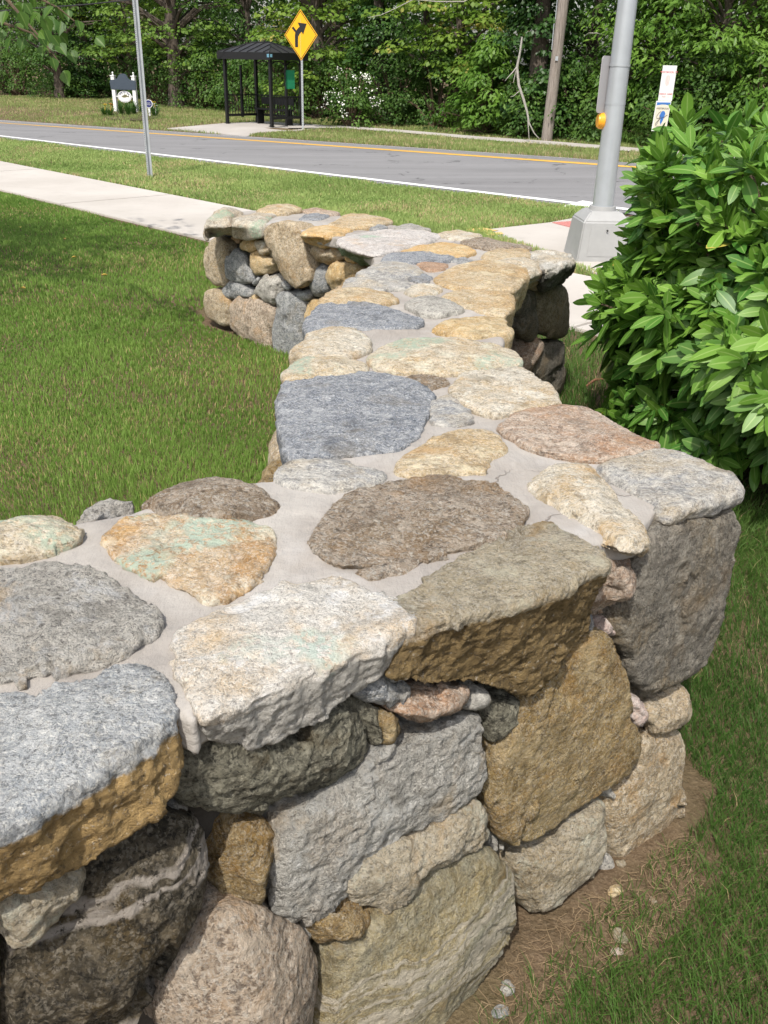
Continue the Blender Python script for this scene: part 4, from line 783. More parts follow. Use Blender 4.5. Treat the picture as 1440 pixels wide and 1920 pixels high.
def flat(name, polys, mat, parent, O, ux, uz, lift):
    m = MB(); n = ux.cross(uz)
    for p in polys: m.prism(p, O+n*lift, ux, uz, .0015)
    return m.build(name, mat, parent)
bd = MB(); n_ = ux.cross(uz); a1, a2 = dia(D*.955), dia(D*.915)
for i in range(4): bd.prism([a1[i], a1[(i+1) % 4], a2[(i+1) % 4], a2[i]], O+n_*.003, ux, uz, .0015)
bd.build('border', BLACKP, pn)
e = D/280.   # zoomed drawing units of the emblem
def E_(pts): return [((x-1097)*1.42*e, (350-y)*e) for x, y in pts]
stem = [(1028, 482), (1064, 482), (1064, 400), (1068, 365), (1082, 340), (1108, 312), (1126, 344), (1170, 226), (1064, 212), (1086, 258), (1072, 268), (1052, 290), (1046, 300), (1012, 256), (990, 270), (1034, 322), (1028, 350)]
flat('arrow', [E_(stem)], BLACKP, pn, O, ux, uz, .003)
# two town banners on a stake across the road
bz = gpix(1230, 291); bn = empty('banner_stake', bz, 'thin stake with two white town banners one above the other behind the bush', 'sign'); k = depth_of(bz)/FPX
m = MB(); m.tube([(0, .02, -.1), (.02, .02, 148*k)], .014, 8); m.build('stake', plain('rusty_stake', (.13, .075, .05), .8), bn)
RED = plain('red_banner_print', (.70, .16, .18), .6); PINK = plain('pale_red_banner_print', (.74, .50, .47), .6); BLUE = plain('blue_banner_print', (.045, .17, .50), .6); INK = plain('dark_banner_print', (.07, .065, .06), .6); CREAM = plain('cream_banner_print', (.70, .65, .53), .6)
def panel(name, w, h, O, tilt, mat):
    ux = Vector((1, 0, 0)); uz = Vector((math.sin(tilt), 0, math.cos(tilt))); ux = Vector((math.cos(R(10)), math.sin(R(10)), 0)); m = MB(); m.prism([(-w/2, -h/2), (w/2, -h/2), (w/2, h/2), (-w/2, h/2)], O, ux, uz, .006)
    return m.build(name, mat, bn), ux, uz
O1 = Vector((.03, 0, (291-155)*k*.90)); p1, ux1, uz1 = panel('banner', 27*k, 58*k, O1, R(.5), WHITE)
def on(O, ux, uz, x, y): return O+ux*(x*k)+uz*(y*k*.9)
text_mesh('lettering', 'WESTBROOK, CT', 4.2*k, on(O1, ux1, uz1, 0, 20), ux1, uz1, RED, p1); text_mesh('lettering', 'MESSUM KESER', 3.6*k, on(O1, ux1, uz1, 0, -20), ux1, uz1, RED, p1)
text_mesh('lettering', 'POST 113', 3.2*k, on(O1, ux1, uz1, 0, -25), ux1, uz1, PINK, p1)
m = MB(); nn = ux1.cross(uz1)
for i in range(-3, 4):
    h_ = 9*math.sqrt(1-(i/4.2)**2); m.prism([((i-.25)*k, -h_*k), ((i+.25)*k, -h_*k), ((i+.25)*k*1.25, h_*k), ((i-.25)*k*1.25, h_*k)], on(O1, ux1, uz1, -1, 5)+nn*.003, ux1, uz1, .0015)
m.build('shell_emblem', PINK, p1)
O2 = Vector((-.01, -.012, (291-216)*k*.90)); p2, ux2, uz2 = panel('banner', 29*k, 51*k, O2, R(2), WHITE); nn = ux2.cross(uz2)
flat('cream_field', [[(-12*k, -22*k), (13.6*k, -22*k), (13.2*k, 16*k), (-1*k, 20*k), (-13*k, 16*k)]], CREAM, p2, O2, ux2, uz2, .003)
flat('ribbon', [[(-13.6*k, 18*k), (-12*k, 20.5*k), (-13.6*k, 23*k), (13.6*k, 23*k), (13*k, 20.5*k), (13.6*k, 18*k), (4*k, 19.6*k), (-4*k, 19.6*k)]], BLUE, p2, O2, ux2, uz2, .0045)
text_mesh('lettering', 'WESTBROOK', 4*k, on(O2, ux2, uz2, 0, 14), ux2, uz2, INK, p2, .005)
flat('blue_emblem', [[(x*k, y*k) for x, y in [(-2, 6), (1, 9), (5, 8), (7, 4), (6, -1), (4, -8), (1, -15), (-1, -10), (-1, -4), (-4, 0)]]], BLUE, p2, O2, ux2, uz2, .0045)
m = MB()
def stroke(pts, r):
    m.tube([on(O2, ux2, uz2, x, y)+nn*.006 for x, y in pts], r, 5)
stroke([(-2, 9), (-6, 6), (-9, 0), (-8, -5), (-4, -4), (-2, 0), (-3, -6), (-6, -14), (-9, -18), (-9, -14), (-5, -8), (0, -3), (2, -4), (3, -1), (5, -3), (7, -1), (9, 1), (11, 2)], .005); m.build('script_lettering', INK, p2)
text_mesh('lettering', 'CONNECTICUT', 2.4*k, on(O2, ux2, uz2, 1, -19.5), ux2, uz2, INK, p2, .005); text_mesh('lettering', 'WESTBROOK, CT', 2.4*k, on(O2, ux2, uz2, 0, -23), ux2, uz2, INK, p2, .005)
# bus shelter
A, B = gpix(427, 233), gpix(510, 240); A[2] = B[2] = min(A[2], B[2])+.02; bx = (B-A)[:2]; LW = float(np.linalg.norm(bx)); bx = bx/LW; by = np.array([-bx[1], bx[0]]); k = depth_of(A)/FPX
sh = empty('bus_shelter', A, 'small black metal bus shelter with a hipped roof on its concrete pad', 'bus shelter', rz=math.atan2(bx[1], bx[0])); DP = 1.25; HP = 110*k
def part(name, m, mat, parent=sh, **kw): return m.build(name, mat, parent, **kw)
for x, y in [(0, 0), (LW, 0), (0, DP), (LW, DP)]:
    m = MB(); m.box((x, y, HP/2), (.085, .085, HP)); m.box((x, y, .03), (.14, .14, .02)); part('post', m, DARK)
for x in (LW/3, 2*LW/3): m = MB(); m.box((x, DP, HP/2), (.06, .06, HP)); part('post', m, DARK)
for x in (0, LW): m = MB(); m.box((x, DP*.5, HP/2), (.06, .06, HP-.35), ); part('post', m, DARK)
ov = .16; rz0 = HP; m = MB(); m.loft([[(-ov, -ov, rz0-.02), (LW+ov, -ov, rz0-.02), (LW+ov, DP+ov, rz0-.02), (-ov, DP+ov, rz0-.02)], [(-ov, -ov, rz0+.17), (LW+ov, -ov, rz0+.17), (LW+ov, DP+ov, rz0+.17), (-ov, DP+ov, rz0+.17)]]); part('fascia', m, DARK)
ROOF = plain('dark_bronze_roof', (.035, .033, .034), .45, .3, .2, 6); zt0, zr = rz0+.172, rz0+.44; e0 = ov-.02; rg = DP/2
m = MB(); r0, r1 = (rg, DP/2), (LW-rg+.02, DP/2)
m.add([(-e0, -e0, zt0), (LW+e0, -e0, zt0), (LW+e0, DP+e0, zt0), (-e0, DP+e0, zt0), (r0[0], r0[1], zr), (r1[0], r1[1], zr)], [(0, 1, 5, 4), (1, 2, 5), (2, 3, 4, 5), (3, 0, 4), (0, 3, 2, 1)]); rf = part('roof', m, ROOF)
m = MB()
def seam(a, b): m.tube([a, b], .014, 5)
for u in np.linspace(.12, .88, 6):
    x = -e0+(LW+2*e0)*u; f = min(1, (x+e0)/(r0[0]+e0), (LW+e0-x)/(LW+e0-r1[0])); yy = -e0+(DP/2+e0)*f
    seam((x, -e0, zt0+.01), (x, yy, zt0+(zr-zt0)*f+.01)); seam((x, DP+e0, zt0+.01), (x, DP-yy, zt0+(zr-zt0)*f+.01))
for u in (.3, .5, .7):
    y = -e0+(DP+2*e0)*u; f = 1-abs(u-.5)*2
    for x0, x1 in ((-e0, r0[0]), (LW+e0, r1[0])): seam((x0, y, zt0+.01), (x0+(x1-x0)*f, y, zt0+(zr-zt0)*f+.01))
for c, r in (((-e0, -e0), r0), ((LW+e0, -e0), r1), ((LW+e0, DP+e0), r1), ((-e0, DP+e0), r0)): seam((c[0], c[1], zt0+.01), (r[0], r[1], zr+.01))
seam((r0[0], r0[1], zr+.01), (r1[0], r1[1], zr+.01)); m.build('standing_seams', DARK, rf)
def railing(a, b):
    m = MB(); a, b = np.array(a), np.array(b); L = np.linalg.norm(b-a); an = math.atan2(b[1]-a[1], b[0]-a[0]); c = (a+b)/2
    m.box((c[0], c[1], .80), (L, .03, .03), an); m.box((c[0], c[1], .24), (L, .05, .07), an); n = int(L/.11)
    for i in range(1, n): p = a+(b-a)*i/n; m.box((p[0], p[1], .52), (.014, .014, .56), an)
    part('railing', m, DARK)
railing((0, 0), (0, DP)); railing((0, DP), (LW, DP)); railing((LW, 0), (LW, DP))
def bracket(a, b, z):                            # pierced arch under the eaves
    m = MB(); a, b = np.array(a), np.array(b)
    m.tube([(*(a+(b-a)*(.5-.5*math.cos(q))), z-.22+.2*math.sin(q)) for q in np.linspace(0, math.pi, 9)], .018, 6); part('arch', m, DARK)
for i in range(3): bracket((LW*i/3, DP), (LW*(i+1)/3, DP), HP-.03)
bracket((LW, 0), (LW, DP*.5), HP-.03); bracket((LW, DP*.5), (LW, DP), HP-.03)
gl = NG('clear_acrylic'); gl.set(color=(.9, .95, .95), rough=.08); gl.b.inputs['Transmission Weight'].default_value = 1.; gl.b.inputs['IOR'].default_value = 1.05; GLASS = gl.mat
for i in range(3): m = MB(); m.box((LW*(i+.5)/3, DP+.0, 1.27), (LW/3-.08, .006, .84)); part('glass_pane', m, GLASS)
bench = MB(); bench.box((LW*.55, DP-.30, .43), (LW*.72, .30, .04)); bench.box((LW*.55, DP-.13, .66), (LW*.72, .04, .20)); [bench.box((LW*.55+sx*LW*.32, DP-.28, .21), (.04, .26, .42)) for sx in (-1, 1)]; part('bench', bench, DARK)
m = MB(); m.box((LW+.02, DP*.62, 1.28), (.02, .36, .50)); part('notice_board', m, plain('green_notice', (.02, .25, .12), .5))
m = MB(); [m.box((LW+ov-.09+.045*i, -ov-.006, HP+.09+.03*j), (.036, .008, .024), 0) for i in range(2) for j in (-1, 0, 1)]; m.box((LW+ov+.006, -ov+.05, HP+.09), (.008, .08, .08)); part('route_sticker', m, plain('pale_blue_sticker', (.16, .36, .48), .5))
# residence sign beyond the road: two white posts, grey shaped board, oval plaque with a fish
S0, S1 = gpix(217.5, 206), gpix(258.5, 216); D0 = depth_of((S0+S1)/2); k = D0/FPX
wv = (S1-S0)[:2]; WL = 42*k; wa = R(-14); ux = Vector((math.cos(wa), math.sin(wa), 0)); so_ = (S0+S1)/2
ws = empty('entrance_sign', so_, 'dark grey shaped board between two white posts in a flower bed', 'sign'); uz = Vector((0, 0, .9))
for sx in (-1, 1):
    c = ux*(sx*WL/2); m = MB(); m.box((c.x, c.y, 29.5*k), (6.4*k, 6.4*k, 63*k), wa); m.box((c.x, c.y, 61.8*k), (8*k, 8*k, 1.6*k), wa); pp = m.build('post', WHITE, ws)
    m = MB(); m.tube([(c.x, c.y, 62.4*k), (c.x, c.y, 64.6*k), (c.x, c.y, 65.6*k)], [1.9*k, .8*k, .8*k], 8); m.sphere((c.x, c.y, 66.8*k), 1.7*k, 8, 6); m.build('finial', WHITE, pp, True)
BOARD = plain('slate_grey_board', (.045, .062, .085), .5, var=.15)
bp = [(-25.5, 43), (25.5, 43), (25.5, 46), (26.5, 58), (25, 61), (17, 61.5), (12, 64), (8, 71), (4, 73), (-3, 73), (-7, 70), (-11, 64), (-17, 61.5), (-25, 61), (-26.5, 58), (-25.5, 46)]
m = MB(); nn = ux.cross(uz); m.prism([(x*k, y*k) for x, y in bp], nn*(4.2*k), ux, uz, 1.4*k); bo = m.build('board', BOARD, ws)
GOLD = plain('dull_gold_lettering', (.14, .125, .07), .5)
m = MB(); m.prism([(x*k*.93, (57+(y-57)*.90)*k) for x, y in bp], nn*(4.2*k+.003), ux, uz, .002); m.build('face', BOARD, bo)
OV = [(14.2*k*math.cos(t), 11*k*math.sin(t)+30*k) for t in np.linspace(0, 2*math.pi, 33)[:-1]]; OI = [(12.9*k*math.cos(t), 9.7*k*math.sin(t)+30*k) for t in np.linspace(0, 2*math.pi, 33)[:-1]]; OJ = [(12.5*k*math.cos(t), 9.3*k*math.sin(t)+30*k) for t in np.linspace(0, 2*math.pi, 33)[:-1]]
m = MB(); m.prism(OV, nn*(2*k), ux, uz, 1.2*k); pq = m.build('plaque', WHITE, ws); NAVY = plain('navy_ink', (.05, .06, .12), .5)
m = MB(); [m.prism([OI[i], OI[(i+1) % 32], OJ[(i+1) % 32], OJ[i]], nn*(2*k+.003), ux, uz, .002) for i in range(32)]; m.build('rim_line', NAVY, pq)
for i, ch in enumerate('HOME OF THE'):
    if ch == ' ': continue
    t = R(90+58-116*i/10); u2 = ux*math.sin(t)-uz*math.cos(t); text_mesh('lettering', ch, 4.2*k, nn*(2*k)+ux*(10.4*k*math.cos(t))+uz*(30*k+7.6*k*math.sin(t)), u2, nn.cross(u2), NAVY, pq, .004)
fish = [(-7, 30), (-4, 32), (-1, 33.2), (0, 35.2), (2, 33.2), (3.5, 34.4), (4.5, 32.2), (6.5, 31), (8.2, 33.8), (8.4, 31), (8.8, 28), (7, 29.6), (4, 29.4), (0, 28.4), (-3, 28.3), (-6, 29.2)]
m = MB(); m.prism([((x+.8)*k, y*k) for x, y in fish], nn*(2*k+.004), ux, uz, .002); m.build('fish', plain('olive_fish', (.15, .14, .07), .5), pq)
for sx in (-1, 1): m = MB(); m.box(ux*(sx*16*k)+uz*(30*k)+nn*(1.4*k), (5*k, 1.2*k, 1.2*k), wa); m.build('bracket', WHITE, pq)
# small round blue sign on a white stake
r0_ = gpix(281, 219); rs = empty('garden_sign', r0_, 'small round dark blue sign on a short white stake beside the entrance sign', 'sign'); kr = depth_of(r0_)/FPX
m = MB(); m.box((0, 0, 9*kr), (3.6*kr, 1.5*kr, 19*kr)); m.build('stake', WHITE, rs)
def disc(r, n=24): return [(r*kr*math.cos(t), r*kr*math.sin(t)) for t in np.linspace(0, 2*math.pi, n+1)[:-1]]
O = Vector((0, -1.2*kr, 22.5*kr)); X, Z = Vector((1, 0, 0)), Vector((0, 0, 1))
m = MB(); m.prism(disc(7.2), O, X, Z, .012); ds = m.build('disc', WHITE, rs); m = MB(); m.prism(disc(6.1), O+Vector((0, -.004, 0)), X, Z, .003); m.build('blue_face', plain('navy_sheet', (.02, .025, .14), .5), ds)
text_mesh('lettering', 'HOME', 2.2*kr, O+Vector((0, -.005, 1.0*kr)), X, Z, WHITE, ds); text_mesh('lettering', 'WATCH', 2.2*kr, O+Vector((0, -.005, -1.6*kr)), X, Z, WHITE, ds)
# ------------------------------------------------------------------ foliage
def leaves(name, P, N, D, size, mat, parent=None, tone=None, aspect=.6, fold=.25, origin=None, droop=.0):
    """P centres, N normals, D stem-to-tip directions: one folded four point leaf each"""
    n = len(P); N = N/(np.linalg.norm(N, axis=1, keepdims=True)+1e-9); D = D-N*(D*N).sum(1, keepdims=True); D = D/(np.linalg.norm(D, axis=1, keepdims=True)+1e-9)
    S = np.cross(D, N); sz = (np.asarray(size)*np.ones(n))[:, None]
    a = P-D*sz*.5; t = P+D*sz*.5-N*sz*droop; l = P-S*sz*aspect*.5+N*sz*fold*.3-D*sz*.06; r = P+S*sz*aspect*.5+N*sz*fold*.3-D*sz*.06
    V = np.stack([a, r, t, l], 1).reshape(-1, 3); b = np.arange(n)*4; fl = np.stack([np.stack([b, b+1, b+2], 1), np.stack([b, b+2, b+3], 1)], 1).reshape(-1, 3)
    return np_mesh(name, V, fl, [3]*len(fl), mat, parent, smooth=False, origin=None, attrs={'tone': np.repeat(np.clip(tone if tone is not None else rng.uniform(0, .8, n), 0, 1), 4)})
def wood_mat(name, a, b):
    g = NG(name); v = g.node('TexCoord').outputs['Object']; mp = g.node('Mapping', {'Vector': v, 'Scale': (14, 14, 3)}).outputs[0]; n = g.noise(mp, 2., 6, .7)
    return g.set(color=g.mix(g.ramp(n, .35, .68), a, b), rough=.95, normal=g.bump(n, .8, .03))
BARK = wood_mat('grey_brown_bark', (.055, .042, .032), (.15, .12, .095)); TWIG = wood_mat('brown_twig', (.07, .05, .03), (.14, .10, .06)); DEADW = wood_mat('bleached_dead_wood', (.26, .24, .21), (.42, .40, .36))
LM = {
 'maple': leafy('maple_leaves', (.07, .15, .02), (.19, .30, .045), None, .40, .5), 'maplelight': leafy('light_maple_leaves', (.12, .225, .025), (.28, .38, .06), (.42, .38, .10), .45, .5),
 'ivy': leafy('ivy_leaves', (.026, .07, .016), (.075, .16, .03), None, .28, .4), 'mid': leafy('hedge_leaves', (.05, .12, .02), (.145, .25, .043), None, .38, .5),
 'dark': leafy('dark_green_leaves', (.045, .11, .02), (.12, .21, .04), None, .36, .5), 'bright': leafy('bright_pointed_leaves', (.09, .195, .025), (.22, .37, .06), None, .44, .42),  # 'dark' is a deeper green leaf for the darker trees and bushes
}
def clump(c, r, n, flat=.35, seedr=None, out=None, pend=.5):
    """one spray of foliage: leaves on a drooping, flattened cushion"""
    u = seedr.normal(size=(n, 3)); u /= np.linalg.norm(u, axis=1, keepdims=True); q = u*(seedr.uniform(.35, 1, n)**.5)[:, None]*r; q[:, 2] *= flat; q[:, 2] -= pend*(q[:, 0]**2+q[:, 1]**2)/r*.5
    N = u*np.array([.45, .45, .35])+np.array([0, 0, .75])+seedr.normal(size=(n, 3))*.33; Dd = u*np.array([1, 1, .2])+np.array([0, 0, -.45])+seedr.normal(size=(n, 3))*.35
    if out is not None: N = N+np.asarray(out)*.55; Dd = Dd+np.asarray(out)*.4
    return np.asarray(c)+q, N, Dd
def tree(x, y, label, mat, h=7., r=2.2, low=.6, n=150, per=75, leaf=.13, asp=.6, trunk=.16, flat=.3, seed=0, kind='tree', cat='tree', group='trees across the road', lean=(0, 0), cs=.75, bias=0., pend=.5, tonespread=.25, name=None):
    lr = np.random.default_rng(seed+100); z0 = float(terrain(x, y)); t = empty(name or {'tree': 'tree', 'shrub': 'shrub', 'ivy': 'ivy_covered_tree'}[kind], (x, y, z0), label, cat, group)
    m = MB(); pts = [(0, 0, -.2)]; lx, ly = lean
    for i in range(1, 7): f = i/6; pts.append((lx*f*f+lr.normal()*.05, ly*f*f+lr.normal()*.05, h*.9*f))
    tips = []
    if kind != 'shrub': m.tube(pts, [trunk*(1.25 if i == 0 else 1-.11*i) for i in range(7)], 9)
    P, N, D_, TN = [], [], [], []
    cen = []
    if kind == 'ivy':
        for i in range(n):
            f = lr.uniform(.02, 1); a = lr.uniform(0, 2*math.pi); rr = r*(.55+.5*lr.uniform())*(1-.25*f); cen.append((np.array([lx*f*f+rr*math.cos(a), ly*f*f+rr*math.sin(a), h*f]), np.array([math.cos(a), math.sin(a), .1]), f))
    else:
        for i in range(n):
            f = lr.uniform(0, 1)**1.15; zz = low+(h-low)*f; prof = (math.sin(math.pi*min(1, .20+.80*f))**.6 if kind == 'tree' else math.sqrt(max(0, 1-f**2.2)))
            a = lr.uniform(0, 2*math.pi); rr = r*prof*lr.uniform(.45, 1.08)*(1+.22*math.sin(3*a+seed)+.15*math.sin(5*a+seed*2+zz)); cen.append((np.array([lx*f+rr*math.cos(a), ly*f+rr*math.sin(a), zz+lr.normal()*.15]), np.array([math.cos(a), math.sin(a), .05]), f))
    for i, (c, o, f) in enumerate(cen):
        cr = cs*lr.uniform(.55, 1.25); k = int(per*(cr/cs)**1.6*(1. if c[2] < 5 else .6)); p, nn, dd = clump(c, cr, max(12, k), flat, lr, o*(.9 if kind != 'tree' else .55), pend)
        P.append(p); N.append(nn); D_.append(dd); TN.append(np.clip(.40+bias+lr.normal()*tonespread+lr.normal(size=len(p))*.13, 0, 1))
        if i % 4 == 0 and kind != 'ivy':
            zz = max(.15, c[2]*.72); f_ = zz/(h*.9); b0 = np.array([lx*f_*f_, ly*f_*f_, zz]) if kind != 'shrub' else np.array([c[0]*.12, c[1]*.12, 0]); mm = (b0+c)/2+np.array([0, 0, .12*np.linalg.norm(c-b0)])
            m.tube([b0, mm, c], [trunk*.30, trunk*.2, .012], 5)
    P = np.vstack(P); ok = P[:, 2] > .03; N = np.vstack(N)[ok]; D_ = np.vstack(D_)[ok]; TN = np.concatenate(TN)[ok]; P = P[ok]
    leaves('crown' if kind != 'shrub' else 'foliage', P, N, D_, leaf*lr.uniform(.65, 1.25, len(P)), LM[mat], t, TN, asp)
    m.build('trunk' if kind != 'shrub' else 'stems', BARK if kind != 'shrub' else TWIG, t, True)
    return t
def at(px, s):                                   # ground point in the pixel column px at distance s across the road
    d = ray(px, 230); k = s/(RN@d[:2]); return d[0]*k, d[1]*k
TREES = [ # px column, s, label, material, options
 (20, 27.5, 'bushy mid green tree at the far left edge of the woods', 'mid', dict(h=6.5, r=2.6, low=.5, seed=1, kind='tree', trunk=.15)),
 (118, 26.5, 'leaning brown trunked tree left of the entrance sign', 'mid', dict(h=7.5, r=2.3, low=1.5, seed=2, trunk=.22, lean=(-.5, 0))),
 (172, 28., 'dark tree thick with ivy just behind the entrance sign', 'ivy', dict(h=7, r=.95, kind='ivy', n=190, per=60, leaf=.12, asp=.85, seed=3, trunk=.25, cs=.5)),
 (335, 26.5, 'thick trunked maple with hanging boughs between sign post and shelter', 'maple', dict(h=8, r=3.0, low=1.5, n=170, per=85, leaf=.14, asp=.9, seed=4, trunk=.34, flat=.2, bias=.1)),
 (250, 29.5, 'light green maple behind the galvanised post', 'maplelight', dict(h=7, r=2.4, low=1.9, n=120, leaf=.14, asp=.9, seed=5, flat=.2)),
 (470, 29., 'mid green tree right behind the bus shelter', 'dark', dict(h=7, r=2.6, low=.3, seed=6, n=170)),
 (600, 26., 'bright maple behind the yellow warning sign', 'maplelight', dict(h=7.5, r=2.4, low=.9, n=170, per=85, leaf=.14, asp=.9, seed=7, trunk=.28, flat=.2, lean=(-.2, 0))),
 (705, 25.5, 'ivy smothered tree beside the white flowering shrub', 'ivy', dict(h=7.5, r=.85, kind='ivy', n=180, per=60, leaf=.12, asp=.85, seed=8, trunk=.24, cs=.5)),
 (790, 27., 'dense mid green tree in the middle of the woods', 'dark', dict(h=7, r=2.3, low=.2, n=180, seed=9)),
 (855, 26., 'light maple with tiers of yellow green leaves', 'maplelight', dict(h=7, r=2.1, low=1.7, n=130, per=80, leaf=.15, asp=.9, seed=10, flat=.18)),
 (1000, 24.5, 'dark ivy clad tree left of the utility pole', 'ivy', dict(h=7.5, r=1.1, kind='ivy', n=220, per=60, leaf=.13, asp=.85, seed=11, trunk=.3, cs=.5)),
 (1100, 26.5, 'dark tree between the utility pole and the signal pole', 'dark', dict(h=6.0, r=1.7, low=.2, n=160, seed=12)),
 (1215, 25.5, 'bright tree with drooping pointed leaves behind the banners', 'bright', dict(h=5.0, r=1.6, low=.3, n=190, per=60, leaf=.19, asp=.42, seed=13, pend=.9)),
 (1330, 25., 'bright pointed leaf tree behind the rhododendron', 'bright', dict(h=6, r=1.8, low=.3, n=190, per=60, leaf=.19, asp=.42, seed=14, pend=.9)),
 (1400, 27.5, 'yellow green maple at the far right edge of the woods', 'maplelight', dict(h=7.5, r=2.4, low=2., n=130, leaf=.14, asp=.9, seed=15, flat=.2)),
]
for px, s, lab, mt, kw in TREES:
    x, y = at(px, s); tree(x, y, lab, mt, **kw)
SHRUBS = [
 (45, 25.5, 'low green thicket at the far left', 'mid', dict(h=1.9, r=1.9, seed=21)), (135, 26., 'low bush left of the entrance sign', 'mid', dict(h=1.3, r=1.3, seed=22, bias=.1)), (235, 28.2, 'dark undergrowth bush behind the entrance sign', 'dark', dict(h=2.0, r=1.8, seed=23)),
 (300, 25.2, 'dark bush right of the galvanised post', 'dark', dict(h=1.9, r=1.5, seed=24)), (390, 25.2, 'green bush left of the bus shelter', 'mid', dict(h=2.1, r=1.6, seed=25)), (455, 25.2, 'low bush seen through the bus shelter', 'mid', dict(h=1.6, r=1.5, seed=26)), (530, 25.0, 'mid green bush behind the bus shelter', 'mid', dict(h=2.3, r=1.5, seed=27, bias=.1)),
 (600, 24.0, 'leafy bush right of the warning sign', 'mid', dict(h=2.0, r=1.2, seed=28, bias=.08)), (740, 24.0, 'dark bush right of the white flowering shrub', 'dark', dict(h=2.0, r=1.4, seed=29)), (820, 24., 'dim bush in the middle of the wood edge', 'dark', dict(h=2.2, r=1.6, seed=30)),
 (918, 23.0, 'bright pointed leaf shrub left of the dead branch', 'bright', dict(h=2.3, r=1.1, seed=31, leaf=.17, asp=.48, n=100)), (985, 22.9, 'low green bush beneath the dead branch', 'mid', dict(h=1.5, r=1.0, seed=32)), (1075, 23.6, 'ground hugging green bush right of the utility pole', 'mid', dict(h=1.8, r=1.3, seed=33)),
 (1150, 23.6, 'low dark bush behind the signal pole', 'dark', dict(h=1.8, r=1.2, seed=34)), (1235, 23.2, 'low leafy bush below the banners', 'mid', dict(h=1.6, r=1.2, seed=35)), (1330, 23., 'dark bush behind the rhododendron top', 'dark', dict(h=2.3, r=1.5, seed=36)), (1420, 23., 'bright leafy bush at the far right', 'bright', dict(h=2.4, r=1.4, seed=37, leaf=.18, asp=.45)),
]
for px, s, lab, mt, kw in SHRUBS:
    x, y = at(px, s+1.3); kw = dict(dict(n=85, per=55, low=.1, cs=.42, leaf=.11, kind='shrub', cat='shrub', group='shrubs along the wood edge', flat=.55), **kw); tree(x, y, lab, mt, **kw)
# white flowering shrub
x, y = at(658, 23.2); wf = tree(x, y, 'shrub with arching sprays of white blossom right of the warning sign', 'mid', h=1.55, r=.85, low=.1, n=70, per=55, cs=.36, leaf=.10, kind='shrub', cat='shrub', flat=.55, seed=41, name='flowering_shrub', group=None)
lr = np.random.default_rng(5); Pb = []
for i in range(19):
    a = lr.uniform(math.pi*1.0, math.pi*2.0); f = lr.uniform(.2, .98); c = np.array([.85*math.cos(a)*math.sqrt(1-f**2.2)*1.02, .85*math.sin(a)*math.sqrt(1-f**2.2)*1.02, 1.6*f+.1]); Pb.append(c+lr.normal(size=(14, 3))*(.09, .09, .06))
Pb = np.vstack(Pb); leaves('blossom', Pb, lr.normal(size=Pb.shape)+np.array([0, -.8, .6]), lr.normal(size=Pb.shape), lr.uniform(.035, .065, len(Pb)), plain('white_petals', (.72, .72, .66), .6, var=.05), wf, None, 1., .3)
# the wood goes on behind as one mass of leaves and trunks
lr = np.random.default_rng(77); n = 105000; tt = lr.uniform(-62, 16, n); ss = 30.5+lr.uniform(0, 1, n)**1.3*9; zz = lr.uniform(0, 1, n)**.8*9.5
X = np.column_stack([RN[0]*ss+RT[0]*tt, RN[1]*ss+RT[1]*tt, zz-.2]); keep = fbm(X*(1, 1, 1.3), .55, 3)+lr.normal(size=n)*.12 > -.5; X = X[keep]; n = len(X)
wd = leaves('woods', X, lr.normal(size=(n, 3))+np.array([-.3, -.5, .8]), lr.normal(size=(n, 3))+np.array([0, 0, -.5]), lr.uniform(.16, .34, n), LM['dark'], None, np.clip(.3+.3*fbm(X, .8, 3)+lr.normal(size=n)*.12, 0, .85), .75); tag(wd, 'deep dark leafy woods continuing behind the front trees', 'woods', kind='stuff')
m = MB()
for i in range(26):
    s_, t_ = lr.uniform(31.5, 38), -55+69*i/26+lr.normal()*.5; p = RN*s_+RT*t_; r_ = lr.uniform(.08, .2); m.tube([(p[0], p[1], -.3), (p[0]+lr.normal()*.2, p[1], 4.5), (p[0]+lr.normal()*.5, p[1], 9)], [r_*1.2, r_, r_*.6], 7)
tag(m.build('woods', BARK, None, True), 'crowded far trunks inside the deep woods', 'woods', kind='stuff')
# tall grass and weeds at the foot of the wood
TALL = leafy('tall_weed_blades', (.10, .20, .03), (.24, .36, .08), None, .4)
def tall_rej(x, y, lr): return in_poly(x, y, PADW) | in_poly(x, y, PATHW) | (np.abs(x) > .48*y+2)
grass('tall_grass', [tuple(st(21.9, 8)), tuple(st(22.5, -3)), tuple(st(23.2, -10)), tuple(st(24.5, -14)), tuple(st(28, -34)), tuple(st(31, -34)), tuple(st(27.5, -12)), tuple(st(25, 8))], lambda d: 230, .46, .0026, TALL, 'tall unmown grass and weeds at the edge of the woods', tall_rej, .6, 9)
